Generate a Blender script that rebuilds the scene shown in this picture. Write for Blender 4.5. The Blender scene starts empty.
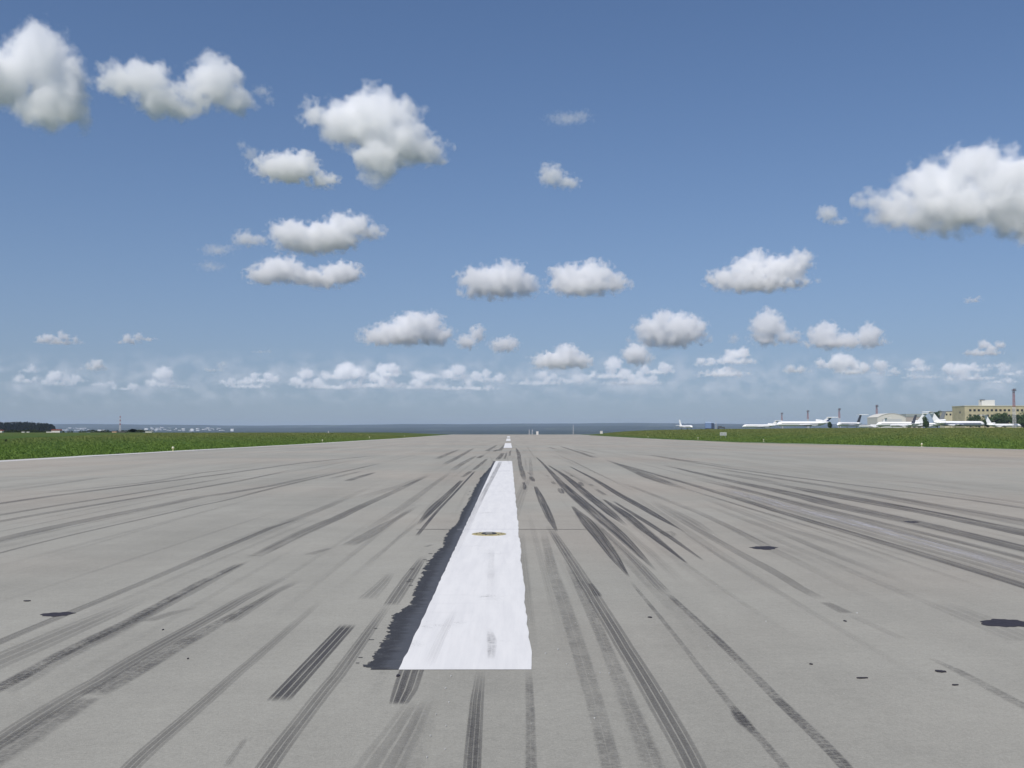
import bpy, bmesh, math, random
import numpy as np
from mathutils import Vector, Euler, Matrix
sc = bpy.context.scene
C = sc.collection
W, H, F = 1024, 768, 1000.0
EYE = 1.62
VX, HY = 509.0, 430.0          # where the runway's far end vanishes in the view

# ------------------------------------------------------------------ camera
cam = bpy.data.cameras.new('camera'); co = bpy.data.objects.new('camera', cam); C.objects.link(co); sc.camera = co
cam.sensor_width = 36; cam.lens = 36 * F / W; cam.clip_start = .05; cam.clip_end = 400000
co.location = (0, 0, EYE)
co.rotation_euler = Euler((math.radians(90) + math.atan(46 / F), 0, -math.atan(-(VX - 512) / F)))
Rm = co.rotation_euler.to_matrix()

def ray(px, py):
    r = Rm @ Vector(((px - 512) / F, -(py - 384) / F, -1)); return r / r.y
def at(px, py, Y):             # the point at distance Y in that direction
    return Vector((0, 0, EYE)) + ray(px, py) * Y
def gp(px, py):                # the point of the flat runway in that direction
    r = ray(px, py); t = -EYE / r.z
    for _ in range(30): t = .5 * t + .5 * (-(EYE + dip(t)) / r.z)
    return Vector((r.x * t, t, 0))
def dip(y): return float(np.interp(y, [50, 90, 130, 250, 490], [0, .12, .25, .45, .6]))   # the runway sags gently beyond 50 m
def xof(px, Y): return ray(px, HY).x * Y

# ------------------------------------------------------------------ helpers
def tag(o, label=None, cat=None, group=None, kind=None):
    if label: o['label'] = label
    if cat: o['category'] = cat
    if group: o['group'] = group
    if kind: o['kind'] = kind
    return o
def link(name, me, mats, parent=None):
    o = bpy.data.objects.new(name, me); C.objects.link(o)
    for m in (mats if isinstance(mats, (list, tuple)) else [mats]): me.materials.append(m)
    if parent: o.parent = parent
    return o
def obj(name, bm, mats, parent=None, smooth=False):
    me = bpy.data.meshes.new(name)
    bmesh.ops.recalc_face_normals(bm, faces=bm.faces)
    bm.to_mesh(me); bm.free()
    if smooth: me.polygons.foreach_set('use_smooth', [True] * len(me.polygons))
    return link(name, me, mats, parent)
def empty(name, loc, rz=0, **k):
    o = bpy.data.objects.new(name, None); C.objects.link(o); o.location = loc; o.rotation_euler = (0, 0, rz); o.empty_display_size = .5
    return tag(o, **k)
def box(bm, x0, x1, y0, y1, z0, z1, mi=0, M=None):
    vs = [bm.verts.new((x, y, z)) for x in (x0, x1) for y in (y0, y1) for z in (z0, z1)]
    if M is not None:
        for v in vs: v.co = M @ v.co
    for f in ((0, 1, 3, 2), (4, 6, 7, 5), (0, 4, 5, 1), (2, 3, 7, 6), (0, 2, 6, 4), (1, 5, 7, 3)):
        fc = bm.faces.new([vs[i] for i in f]); fc.material_index = mi
    return vs
def tube(bm, a, b, r0, r1=None, n=8, mi=0):
    a, b = Vector(a), Vector(b); r1 = r0 if r1 is None else r1
    d = (b - a).normalized(); u = d.orthogonal().normalized(); v = d.cross(u)
    A = [bm.verts.new(a + (u * math.cos(t) + v * math.sin(t)) * r0) for t in [2 * math.pi * i / n for i in range(n)]]
    B = [bm.verts.new(b + (u * math.cos(t) + v * math.sin(t)) * r1) for t in [2 * math.pi * i / n for i in range(n)]]
    for i in range(n):
        f = bm.faces.new((A[i], A[(i + 1) % n], B[(i + 1) % n], B[i])); f.material_index = mi
    bm.faces.new(A[::-1]).material_index = mi; bm.faces.new(B).material_index = mi
def rings(bm, rs, n=16, mi=0):  # rs: (x, cy, cz, ry, rz) lofted along x
    R = []
    for (x, cy, cz, ry, rz) in rs:
        R.append([bm.verts.new((x, cy + math.cos(2 * math.pi * i / n) * ry, cz + math.sin(2 * math.pi * i / n) * rz)) for i in range(n)])
    for a, b in zip(R, R[1:]):
        for i in range(n): bm.faces.new((a[i], a[(i + 1) % n], b[(i + 1) % n], b[i])).material_index = mi
    bm.faces.new(R[0]); bm.faces.new(R[-1][::-1])
def slab(bm, pts, th, ax, mi=0):  # polygon of 3-D points given thickness along an axis
    d = Vector(ax) * th / 2
    A = [bm.verts.new(Vector(p) + d) for p in pts]; B = [bm.verts.new(Vector(p) - d) for p in pts]
    n = len(pts)
    bm.faces.new(A).material_index = mi; bm.faces.new(B[::-1]).material_index = mi
    for i in range(n): bm.faces.new((A[i], B[i], B[(i + 1) % n], A[(i + 1) % n])).material_index = mi

class NT:
    def __init__(s, nt): s.nt = nt
    def n(s, t, **k):
        x = s.nt.nodes.new(t)
        for a, b in k.items(): setattr(x, a, b)
        return x
    def put(s, inp, v):
        if isinstance(v, bpy.types.NodeSocket): s.nt.links.new(v, inp)
        elif isinstance(v, bpy.types.Node): s.nt.links.new(v.outputs[0], inp)
        else: inp.default_value = v
    def m(s, op, *a, clamp=False):
        x = s.n('ShaderNodeMath', operation=op, use_clamp=clamp)
        for i, q in enumerate(a): s.put(x.inputs[i], q)
        return x.outputs[0]
    def v(s, op, *a):
        x = s.n('ShaderNodeVectorMath', operation=op)
        for i, q in enumerate(a): s.put(x.inputs[i], q)
        return x
    def noise(s, vec, scale, detail=3, rough=.5, dist=0):
        x = s.n('ShaderNodeTexNoise'); s.put(x.inputs['Vector'], vec)
        x.inputs['Scale'].default_value = scale; x.inputs['Detail'].default_value = detail
        x.inputs['Roughness'].default_value = rough; x.inputs['Distortion'].default_value = dist
        return x.outputs[0]
    def mix(s, f, a, b, kind='RGBA', blend='MIX'):
        x = s.n('ShaderNodeMix', data_type=kind, blend_type=blend)
        i = {'RGBA': (0, 6, 7, 2), 'FLOAT': (0, 2, 3, 0)}[kind]
        s.put(x.inputs[i[0]], f); s.put(x.inputs[i[1]], a); s.put(x.inputs[i[2]], b)
        return x.outputs[i[3]]
    def ramp(s, f, lo, hi):       # smooth 0..1 between lo and hi
        x = s.n('ShaderNodeMapRange', interpolation_type='SMOOTHSTEP'); s.put(x.inputs[0], f)
        x.inputs[1].default_value = lo; x.inputs[2].default_value = hi
        return x.outputs[0]
def c4(c): return (c[0], c[1], c[2], 1)
def mat(name, col, rough=.6, metal=0, var=.12, scale=3.0, spec=.4):
    m = bpy.data.materials.new(name); m.use_nodes = True; t = NT(m.node_tree); b = m.node_tree.nodes['Principled BSDF']
    g = t.n('ShaderNodeNewGeometry')
    f = t.noise(g.outputs['Position'], scale, 4, .6)
    t.put(b.inputs['Base Color'], t.mix(t.ramp(f, .35, .65), c4([c * (1 - var) for c in col]), c4([min(1, c * (1 + var)) for c in col])))
    b.inputs['Roughness'].default_value = rough; b.inputs['Metallic'].default_value = metal
    b.inputs['Specular IOR Level'].default_value = spec
    return m

# ------------------------------------------------------------------ sky and sun
SE, SR = math.radians(51), math.radians(208)
w = bpy.data.worlds.new("World"); sc.world = w; w.use_nodes = True
t = NT(w.node_tree); bg = w.node_tree.nodes['Background']
sky = t.n('ShaderNodeTexSky', sky_type='NISHITA', sun_disc=False)
sky.sun_elevation = SE; sky.sun_rotation = SR; sky.air_density = 1.0; sky.dust_density = .35; sky.ozone_density = 2.5
tcs = t.n('ShaderNodeTexCoord')
sep = t.n('ShaderNodeSeparateXYZ'); t.put(sep.inputs[0], tcs.outputs['Generated'])
zc = t.m('MAXIMUM', sep.outputs[2], 0.0)
lift = t.m('ADD', t.m('MULTIPLY', zc, .93), .065)
cmb = t.n('ShaderNodeCombineXYZ'); t.put(cmb.inputs[0], sep.outputs[0]); t.put(cmb.inputs[1], sep.outputs[1]); t.put(cmb.inputs[2], lift)
t.put(sky.inputs[0], t.v('NORMALIZE', cmb.outputs[0]).outputs[0])
veil = t.m('EXPONENT', t.m('MULTIPLY', zc, -9.0))          # the pale summer haze low in the sky
skyt = t.mix(1.0, sky.outputs[0], (.76, .855, .99, 1), blend='MULTIPLY')
skycol = t.mix(t.m('MULTIPLY', veil, .85), skyt, (2.85, 3.22, 3.78, 1))
t.put(bg.inputs[0], skycol); bg.inputs[1].default_value = .1
sl = bpy.data.lights.new('sun', 'SUN'); so = bpy.data.objects.new('sun', sl); C.objects.link(so)
sl.energy = 4.2; sl.angle = math.radians(.53); sl.color = (1, .945, .88)
sd = Vector((math.sin(SR) * math.cos(SE), math.cos(SR) * math.cos(SE), math.sin(SE)))
so.rotation_euler = sd.to_track_quat('Z', 'Y').to_euler()
sc.view_settings.view_transform = 'Standard'; sc.view_settings.look = 'None'; sc.view_settings.exposure = 0; sc.view_settings.gamma = 1
cy = sc.cycles
cy.use_denoising = True; cy.max_bounces = 24; cy.volume_bounces = 24; cy.transparent_max_bounces = 40; cy.diffuse_bounces = 3
cy.sample_clamp_indirect = 8

# ------------------------------------------------------------------ terrain
def sm(v, a, b):
    q = np.clip((np.asarray(v, float) - a) / (b - a), 0, 1); return q * q * (3 - 2 * q)
def drop(y, y0):
    d = np.clip(np.asarray(y, float) - y0, 0, None)
    return np.minimum(np.where(d < 120, d * d / 20000, .72 + (d - 120) * .012), 25)
def gz(x, y):
    x = np.asarray(x, float); y = np.asarray(y, float)
    q = x * 400 / np.maximum(y, 400)
    hR = np.interp(q, [34.5, 39, 46, 62, 90, 128, 206, 400, 900], [0, .75, 1.3, 1.8, 2.02, 2.36, 2.5, 2.8, 3.0])
    wl = 1 - sm(q, 36, 60)
    hL = 1.05 * sm(-x, 28, 62) * sm(y, 90, 330); dp = np.interp(y, [50, 90, 130, 250, 490], [0, .12, .25, .45, .6])
    z = hR * sm(y, 95, 400) + hL - dp * (1 - sm(x, 36, 80)) - wl * drop(y, 470) - (1 - wl) * drop(y, 2600)
    return np.maximum(z, -25)
def gz1(x, y): return float(gz(x, y))
def xr(y): return float(np.interp(y, [30, 88, 125, 182, 256, 1200], [56, 45.6, 42, 34.8, 33.6, 33.6]))   # right edge of the paving
XL = -27.5

def grid(xs, ys, zf):
    X, Y = np.meshgrid(xs, ys); Z = zf(X, Y)
    V = np.stack([X.ravel(), Y.ravel(), Z.ravel()], 1)
    nx, ny = len(xs), len(ys)
    i = (np.arange(ny - 1)[:, None] * nx + np.arange(nx - 1)[None]).ravel()
    me = bpy.data.meshes.new('g')
    me.from_pydata(V.tolist(), [], np.stack([i, i + 1, i + nx + 1, i + nx], 1).tolist())
    me.polygons.foreach_set('use_smooth', [True] * len(me.polygons))
    return me
def spread(lo, hi, step0, g):
    o = [lo]; s = step0
    while o[-1] < hi: o.append(o[-1] + s); s *= g
    return o
xsr = spread(0, 19000, 4, 1.045); xs = sorted(set([-v for v in xsr] + xsr))
ys = list(np.arange(-100, 560, 8)) + spread(560, 20500, 8, 1.04)

def m_grass():
    m = bpy.data.materials.new('grass_land'); m.use_nodes = True; t = NT(m.node_tree); b = m.node_tree.nodes['Principled BSDF']
    g = t.n('ShaderNodeNewGeometry'); P = g.outputs['Position']
    s = t.n('ShaderNodeSeparateXYZ'); t.put(s.inputs[0], P)
    n1 = t.noise(P, .035, 5, .6); n2 = t.noise(P, .35, 4, .65); n3 = t.noise(P, 2.6, 3, .7)
    dist = t.m('ADD', t.m('MULTIPLY', s.outputs[1], .0035), t.m('MULTIPLY', t.m('ABSOLUTE', s.outputs[0]), .0022))
    dry = t.m('MULTIPLY', t.ramp(t.m('ADD', dist, t.m('MULTIPLY', n1, .9)), .95, 2.1), .65)
    green = t.mix(t.ramp(n2, .35, .65), (.040, .090, .014, 1), (.062, .118, .022, 1))
    olive = t.mix(t.ramp(n2, .3, .7), (.080, .110, .028, 1), (.118, .122, .040, 1))
    col = t.mix(dry, green, olive)
    col = t.mix(t.ramp(n3, .50, .72), col, t.mix(.5, col, (.012, .028, .006, 1)))
    far = t.ramp(s.outputs[1], 3000, 7000)
    woods = t.mix(t.ramp(t.noise(P, .0009, 5, .65), .42, .56), (.016, .030, .014, 1), (.075, .095, .045, 1))
    t.put(b.inputs['Base Color'], t.mix(far, col, woods))
    b.inputs['Roughness'].default_value = .95; b.inputs['Specular IOR Level'].default_value = .1
    bp = t.n('ShaderNodeBump'); bp.inputs['Strength'].default_value = .7; bp.inputs['Distance'].default_value = .25
    t.put(bp.inputs['Height'], t.m('ADD', n2, n3)); t.put(b.inputs['Normal'], bp)
    return m
MG = m_grass()
def zt(X, Y):
    on = (X > -26) & (X < 32) & (Y < 1100)
    return gz(X, Y) - np.where(on, .12, .03)
tag(link('ground', grid(xs, ys, zt), MG), kind='structure')

# far hills, 8 to 20 km away
def m_hill():
    m = bpy.data.materials.new('far_woods'); m.use_nodes = True; t = NT(m.node_tree); b = m.node_tree.nodes['Principled BSDF']
    g = t.n('ShaderNodeNewGeometry'); P = g.outputs['Position']
    mp = t.v('MULTIPLY', P, (1, .35, 1)).outputs[0]
    f = t.ramp(t.noise(mp, .0016, 6, .75), .54, .62)
    t.put(b.inputs['Base Color'], t.mix(f, t.mix(t.noise(P, .004, 4, .7), (.006, .013, .014, 1), (.020, .034, .028, 1)), (.060, .080, .055, 1)))
    b.inputs['Roughness'].default_value = 1; b.inputs['Specular IOR Level'].default_value = 0
    return m
def zh(X, Y):
    r = np.interp(Y, [6500, 8200, 9000, 11500, 12500, 15500, 18000], [-26, -6, -14, 34, 26, 92, 60])
    a = 10 * np.sin(X / 2300 + .4) + 7 * np.sin(X / 1300 + 1) + 4 * np.sin(X / 640 + Y / 900) + 2.2 * np.sin(X / 270 + Y / 400) + 1.2 * np.sin(X / 97)
    return r + a * np.clip((Y - 6500) / 7000, 0, 1)
tag(link('hills', grid(np.arange(-13000, 13001, 65), np.arange(6500, 18001, 250), zh), m_hill()), kind='structure')

# ------------------------------------------------------------------ runway
def m_runway():
    m = bpy.data.materials.new('worn_asphalt'); m.use_nodes = True; t = NT(m.node_tree); b = m.node_tree.nodes['Principled BSDF']
    g = t.n('ShaderNodeNewGeometry'); P = g.outputs['Position']
    s = t.n('ShaderNodeSeparateXYZ'); t.put(s.inputs[0], P); X, Y = s.outputs[0], s.outputs[1]
    st = t.v('MULTIPLY', P, (1, .08, 1)).outputs[0]
    n_big = t.noise(P, .07, 4, .55); n_band = t.noise(st, .55, 5, .6); n_med = t.noise(P, 1.3, 5, .6)
    n_tr = t.noise(t.v('MULTIPLY', P, (.12, 1, 1)).outputs[0], 1.1, 4, .6)
    n_f = t.noise(P, 55, 3, .75); n_s = t.noise(P, 160, 2, .6)
    n_g = t.noise(P, 14, 4, .7)
    v = t.m('ADD', t.m('MULTIPLY', n_big, .34), t.m('MULTIPLY', n_band, .46))
    for q_, w_ in ((n_med, .22), (n_tr, .14), (n_g, .32), (n_f, .62), (n_s, .40)): v = t.m('ADD', v, t.m('MULTIPLY', q_, w_))
    v = t.m('ADD', v, 1 - (.34 + .46 + .22 + .14 + .32 + .62 + .40) / 2)   # about 1 on average
    col = t.mix(t.ramp(t.noise(P, .05, 3, .6), .42, .62), (.306, .298, .260, 1), (.328, .302, .258, 1))
    ed = t.ramp(t.m('ADD', X, t.m('MULTIPLY', n_big, 5)), 30, 37)  # dusty tan paving of the turning bay
    col = t.mix(t.m('MULTIPLY', ed, .65), col, (.36, .305, .235, 1))
    mud = t.m('MULTIPLY', t.ramp(n_band, .56, .75), t.ramp(n_big, .45, .6))
    col = t.mix(t.m('MULTIPLY', mud, .4), col, (.27, .225, .185, 1))
    aged = t.ramp(Y, 60, 260)                                    # browner, older surface up the runway
    col = t.mix(t.m('MULTIPLY', aged, .45), col, (.335, .302, .256, 1))
    col = t.v('SCALE', col); t.put(col.inputs['Scale'], v)
    col = col.outputs[0]
    vor = t.n('ShaderNodeTexVoronoi'); t.put(vor.inputs['Vector'], P); vor.inputs['Scale'].default_value = 9
    chip = t.m('LESS_THAN', vor.outputs['Distance'], .045)       # pale stone chips
    sel = t.m('GREATER_THAN', t.noise(P, 9, 0), .60)
    col = t.mix(t.m('MULTIPLY', t.m('MULTIPLY', chip, sel), .6), col, (.5, .5, .47, 1))
    t.put(b.inputs['Base Color'], col)
    b.inputs['Roughness'].default_value = .92; b.inputs['Specular IOR Level'].default_value = .25
    bp = t.n('ShaderNodeBump'); bp.inputs['Strength'].default_value = .5; bp.inputs['Distance'].default_value = .006
    t.put(bp.inputs['Height'], t.m('ADD', n_f, n_s)); t.put(b.inputs['Normal'], bp)
    return m
ysr = sorted(set(list(np.arange(-60, 30, 30)) + list(np.arange(30, 900, 6)) + [50, 88, 90, 125, 130, 182, 250, 256, 470, 490]))
V, Fc = [], []
fr = np.linspace(0, 1, 15)
for y in ysr:
    a, b_ = XL, xr(y)
    for f in fr:
        x = a + (b_ - a) * f; V.append((x, y, gz1(min(max(x, -29), 34.4), y)))
n = len(fr)
for j in range(len(ysr) - 1):
    for i in range(n - 1): k = j * n + i; Fc.append((k, k + 1, k + n + 1, k + n))
me = bpy.data.meshes.new('runway'); me.from_pydata(V, [], Fc)
runway = tag(link('runway', me, m_runway()), kind='structure')

def m_paint(name, base, wear, warm=0):
    m = bpy.data.materials.new(name); m.use_nodes = True; t = NT(m.node_tree); b = m.node_tree.nodes['Principled BSDF']
    g = t.n('ShaderNodeNewGeometry'); P = g.outputs['Position']
    st = t.v('MULTIPLY', P, (1, .07, 1)).outputs[0]
    a = t.noise(st, 9, 5, .65); c = t.noise(P, 1.6, 5, .7); d = t.noise(P, 90, 3, .8)
    tr = t.noise(t.v('MULTIPLY', P, (.08, 1, 1)).outputs[0], 8, 4, .6)
    lo = [x * .80 for x in base]
    col = t.mix(t.ramp(a, .30, .66), c4([base[0] * .91, base[1] * .912, base[2] * .92]), c4(base))
    col = t.mix(t.m('MULTIPLY', t.ramp(tr, .55, .8), .35), col, c4(lo))
    col = t.mix(t.m('MULTIPLY', t.ramp(t.m('ADD', t.m('MULTIPLY', c, .7), t.m('MULTIPLY', d, .45)), .66, .80), wear), col, (.33, .33, .31, 1))
    t.put(b.inputs['Base Color'], col); b.inputs['Roughness'].default_value = .65; b.inputs['Specular IOR Level'].default_value = .3
    bp = t.n('ShaderNodeBump'); bp.inputs['Strength'].default_value = .3; bp.inputs['Distance'].default_value = .004
    t.put(bp.inputs['Height'], t.noise(P, 55, 3, .75)); t.put(b.inputs['Normal'], bp)
    return m
MW = m_paint('white_paint', (.73, .722, .70), 1.0)
MW2 = m_paint('edge_paint', (.55, .54, .50), 1.0)

def sheet(name, rows, z, m, parent=runway, jit=0):   # rows of (xl, xr, y)
    V, Fc = [], []
    for (a, b_, y) in rows:
        zz = gz1(0, y) + z + (.012 if y > 60 else 0)
        V += [(a, y, zz), (b_, y, zz)]
    for i in range(len(rows) - 1): k = 2 * i; Fc.append((k, k + 1, k + 3, k + 2))
    me = bpy.data.meshes.new(name); me.from_pydata(V, [], Fc)
    return link(name, me, m, parent)
random.seed(4)
# centre line: first dash from its measured corners, the next ones along the same line
pL0, pR0 = gp(399, 670), gp(532, 670); pL1, pR1 = gp(495.5, 461), gp(512, 461)
rows = []
Nr = 260
for i in range(Nr + 1):
    f = i / Nr; y = pL0.y + (pL1.y - pL0.y) * f
    wv = .006 * math.sin(y * 1.9) + .004 * math.sin(y * 4.3 + 1) + .002 * math.sin(y * 11)
    rows.append((pL0.x + (pL1.x - pL0.x) * f + random.uniform(-.006, .006), pR0.x + (pR1.x - pR0.x) * f + wv * (0 if i == 0 else 1) + random.uniform(-.005, .005), y))
sheet('centreline_dash', rows, .0032, MW)
wd = pR1.x - pL1.x
for (ya, yb) in ((gp(509, 448).y, gp(509, 443.2).y), (gp(509, 441).y, gp(509, 438.6).y), (gp(509, 437.6).y, gp(509, 436.3).y)):
    sheet('centreline_dash', [(-.55, .30, ya + (yb - ya) * i / 8) for i in range(9)], .0032, MW)
# edge lines
def eline(y0, y1, xa, xb, nm='edge_line'):
    yy = list(np.arange(y0, y1, 3.0)) + [y1]
    k = [random.uniform(-.12, .12) for _ in yy]
    sheet(nm, [(xa(y) + k[i], xb(y) + k[i] * .3, y) for i, y in enumerate(yy)], .006, MW2)
eline(20, 500, lambda y: -27.3, lambda y: -25.9)
eline(215, 480, lambda y: 32.2, lambda y: 33.4)
eline(32, 215, lambda y: xr(y) - 1.6, lambda y: xr(y) - .3, 'paving_border')
# faint white touchdown line traces further right
# bitumen overpaint with the ragged brushed edge left of the first dash
EB = [(671, 368), (666.5, 366), (655, 372), (645.6, 378), (630, 385), (616.7, 391), (603.5, 408), (583, 416), (562, 426), (548, 440), (534, 445), (522, 457), (512, 460), (501, 468), (488, 474), (475, 482), (467, 490), (461.5, 493)]
Ee = sorted([(gp(x, y).y, gp(x, y).x) for (y, x) in EB])
bm = bmesh.new()
y = pL0.y + .004; random.seed(9)
rg, hold = 0, 0
while y < pL1.y - 1:
    stp = .010 + y * y * .00022
    xl = float(np.interp(y, [e[0] for e in Ee], [e[1] for e in Ee]))
    sl_ = .022 + .014 * math.sin(y * 7.3) * math.sin(y * 3.1 + 2) + .008 * math.sin(y * 17)
    if hold <= 0: rg = sl_ + (random.uniform(-.010, .014) if random.random() < .85 else random.uniform(-.035, .04)); hold = random.randint(1, 3)
    hold -= 1
    f = (y - pL0.y) / (pL1.y - pL0.y); xrr = pL0.x + (pL1.x - pL0.x) * f + .02
    x0 = min(xl + rg + random.uniform(-.008, .008), xrr - .03)
    vs = [bm.verts.new((a, b_, 0.0026)) for a, b_ in ((x0, y), (xrr, y), (xrr, y + stp), (x0 + random.uniform(-.01, .01), y + stp))]
    fb = bm.faces.new(vs); uvl = bm.loops.layers.uv.verify()
    for lp, uu in zip(fb.loops, (0, 1, 1, 0)): lp[uvl].uv = (uu, y)
    if random.random() < .03:      # detached brush dabs
        xx = x0 - random.uniform(.02, .09); ww = random.uniform(.015, .06)
        bm.faces.new([bm.verts.new((a, b_, 0.0026)) for a, b_ in ((xx - ww, y), (xx, y), (xx, y + stp * .8), (xx - ww, y + stp * .8))])
    y += stp
def m_bitumen():
    m = bpy.data.materials.new('bitumen'); m.use_nodes = True; t = NT(m.node_tree); b = m.node_tree.nodes['Principled BSDF']
    g = t.n('ShaderNodeNewGeometry'); P = g.outputs['Position']
    tr = t.noise(t.v('MULTIPLY', P, (.15, 1, 1)).outputs[0], 14, 4, .7); d = t.noise(P, 60, 3, .8)
    uvn = t.n('ShaderNodeUVMap'); su = t.n('ShaderNodeSeparateXYZ'); t.put(su.inputs[0], uvn.outputs[0])
    inner = t.ramp(t.m('ADD', su.outputs[0], t.m('MULTIPLY', t.m('SUBTRACT', tr, .5), 1.1)), .30, .75)
    col = t.mix(inner, (.028, .028, .030, 1), (.062, .066, .075, 1))
    col = t.mix(t.m('MULTIPLY', t.ramp(t.noise(P, 7, 4, .7), .5, .75), .45), col, (.13, .13, .13, 1))
    col = t.mix(t.ramp(d, .55, .75), col, (.11, .115, .125, 1))
    t.put(b.inputs['Base Color'], col); b.inputs['Roughness'].default_value = .75
    return m
MBT = m_bitumen()
obj('bitumen_band', bm, MBT, runway)

# rubber marks -----------------------------------------------------
def m_mark(kind):
    m = bpy.data.materials.new('rubber_trace_' + 'abc'[kind]); m.use_nodes = True; t = NT(m.node_tree); nt = m.node_tree; b = nt.nodes['Principled BSDF']
    out = nt.nodes['Material Output']
    uv = t.n('ShaderNodeUVMap', uv_map='UVMap'); s = t.n('ShaderNodeSeparateXYZ'); t.put(s.inputs[0], uv.outputs[0])
    u, v = s.outputs[0], s.outputs[1]
    op = t.n('ShaderNodeAttribute', attribute_name='opacity'); sd_ = t.n('ShaderNodeAttribute', attribute_name='seed')
    g = t.n('ShaderNodeNewGeometry'); P = g.outputs['Position']
    cv = t.n('ShaderNodeCombineXYZ'); t.put(cv.inputs[0], t.m('MULTIPLY', u, 9.0)); t.put(cv.inputs[1], t.m('MULTIPLY', v, .10)); t.put(cv.inputs[2], sd_.outputs['Fac'])
    stk = t.noise(cv.outputs[0], 1.6, 4, .65)
    edge = t.m('MINIMUM', u, t.m('SUBTRACT', 1, u))
    ed = t.ramp(t.m('ADD', edge, t.m('MULTIPLY', t.m('SUBTRACT', stk, .5), .22)), 0.0, .16 if kind != 2 else .30)
    grit = t.noise(P, 70, 3, .85)
    lv = t.n('ShaderNodeCombineXYZ'); t.put(lv.inputs[0], t.m('MULTIPLY', v, .45)); t.put(lv.inputs[1], t.m('MULTIPLY', u, .8)); t.put(lv.inputs[2], sd_.outputs['Fac'])
    along = t.m('ADD', t.m('MULTIPLY', t.ramp(t.noise(lv.outputs[0], 1.0, 5, .65), .32, .62), .38), .62)
    if kind == 0:
        a = t.m('MULTIPLY', ed, t.m('ADD', t.m('MULTIPLY', t.ramp(stk, .40, .56), .6), .4))
        a = t.m('MULTIPLY', a, t.m('ADD', t.m('MULTIPLY', t.ramp(grit, .36, .6), .5), .5))
    elif kind == 1:
        def groove(c, w_): return t.ramp(t.m('ABSOLUTE', t.m('SUBTRACT', u, c)), w_, w_ * 1.8)
        gap = t.m('MULTIPLY', t.m('MULTIPLY', groove(.20, .020), groove(.50, .022)), groove(.78, .020))
        side = t.m('ADD', t.m('MULTIPLY', t.ramp(edge, .17, .21), .30), .70)
        ed = t.ramp(edge, .0, .06)
        a = t.m('MULTIPLY', t.m('MULTIPLY', t.m('MULTIPLY', ed, side), t.m('ADD', t.m('MULTIPLY', gap, .8), .2)), t.m('ADD', t.m('MULTIPLY', t.ramp(stk, .3, .6), .25), .75))
        a = t.m('MULTIPLY', a, t.m('ADD', t.m('MULTIPLY', t.ramp(grit, .35, .62), .35), .65))
    else:
        gr = t.m('ABSOLUTE', t.m('SUBTRACT', t.m('FRACT', t.m('ADD', t.m('MULTIPLY', u, 2.0), .5)), .5))
        gap = t.m('ADD', t.m('MULTIPLY', t.ramp(gr, .02, .06), .5), .5)
        g2 = t.noise(t.v('MULTIPLY', P, (.6, 1, 1)).outputs[0], 34, 4, .85)
        sp_ = t.ramp(t.m('ADD', t.m('MULTIPLY', g2, .75), t.m('MULTIPLY', t.noise(P, 2.2, 3, .6), .3)), .44, .62)
        a = t.m('MULTIPLY', t.m('MULTIPLY', t.ramp(t.m('ADD', edge, t.m('MULTIPLY', t.m('SUBTRACT', stk, .5), .2)), 0, .24), gap), t.m('ADD', t.m('MULTIPLY', sp_, .78), .22))
        a = t.m('MULTIPLY', a, t.m('ADD', t.m('MULTIPLY', stk, .5), .7))
    a = t.m('MULTIPLY', a, t.m('MULTIPLY', along, .84))
    a = t.m('MULTIPLY', a, op.outputs['Fac'], clamp=True)
    b.inputs['Base Color'].default_value = (.060, .057, .060, 1); b.inputs['Roughness'].default_value = .8
    tp = t.n('ShaderNodeBsdfTransparent'); mx = t.n('ShaderNodeMixShader')
    t.put(mx.inputs[0], a); t.put(mx.inputs[1], tp); t.put(mx.inputs[2], b); t.put(out.inputs[0], mx)
    return m
MK = [m_mark(0), m_mark(1), m_mark(2)]
def m_scrape():
    m = bpy.data.materials.new('pale_scrape'); m.use_nodes = True; t = NT(m.node_tree); nt = m.node_tree; b = nt.nodes['Principled BSDF']
    uv = t.n('ShaderNodeUVMap', uv_map='UVMap'); s = t.n('ShaderNodeSeparateXYZ'); t.put(s.inputs[0], uv.outputs[0]); u, v = s.outputs[0], s.outputs[1]
    cv = t.n('ShaderNodeCombineXYZ'); t.put(cv.inputs[0], t.m('MULTIPLY', u, 5.0)); t.put(cv.inputs[1], t.m('MULTIPLY', v, .35))
    a = t.ramp(t.noise(cv.outputs[0], 1.5, 6, .75), .42, .66)
    edge = t.m('MINIMUM', u, t.m('SUBTRACT', 1, u)); a = t.m('MULTIPLY', a, t.ramp(edge, 0, .3))
    op = t.n('ShaderNodeAttribute', attribute_name='opacity'); a = t.m('MULTIPLY', a, op.outputs['Fac'], clamp=True)
    b.inputs['Base Color'].default_value = (.50, .49, .50, 1); b.inputs['Roughness'].default_value = .8
    tp = t.n('ShaderNodeBsdfTransparent'); mx = t.n('ShaderNodeMixShader')
    t.put(mx.inputs[0], a); t.put(mx.inputs[1], tp); t.put(mx.inputs[2], b); t.put(nt.nodes['Material Output'].inputs[0], mx)
    return m
MSC = m_scrape()
cnt = [0]; FA = dict(V=[], F=[], U=[], O=[], S=[], M=[])
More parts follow.
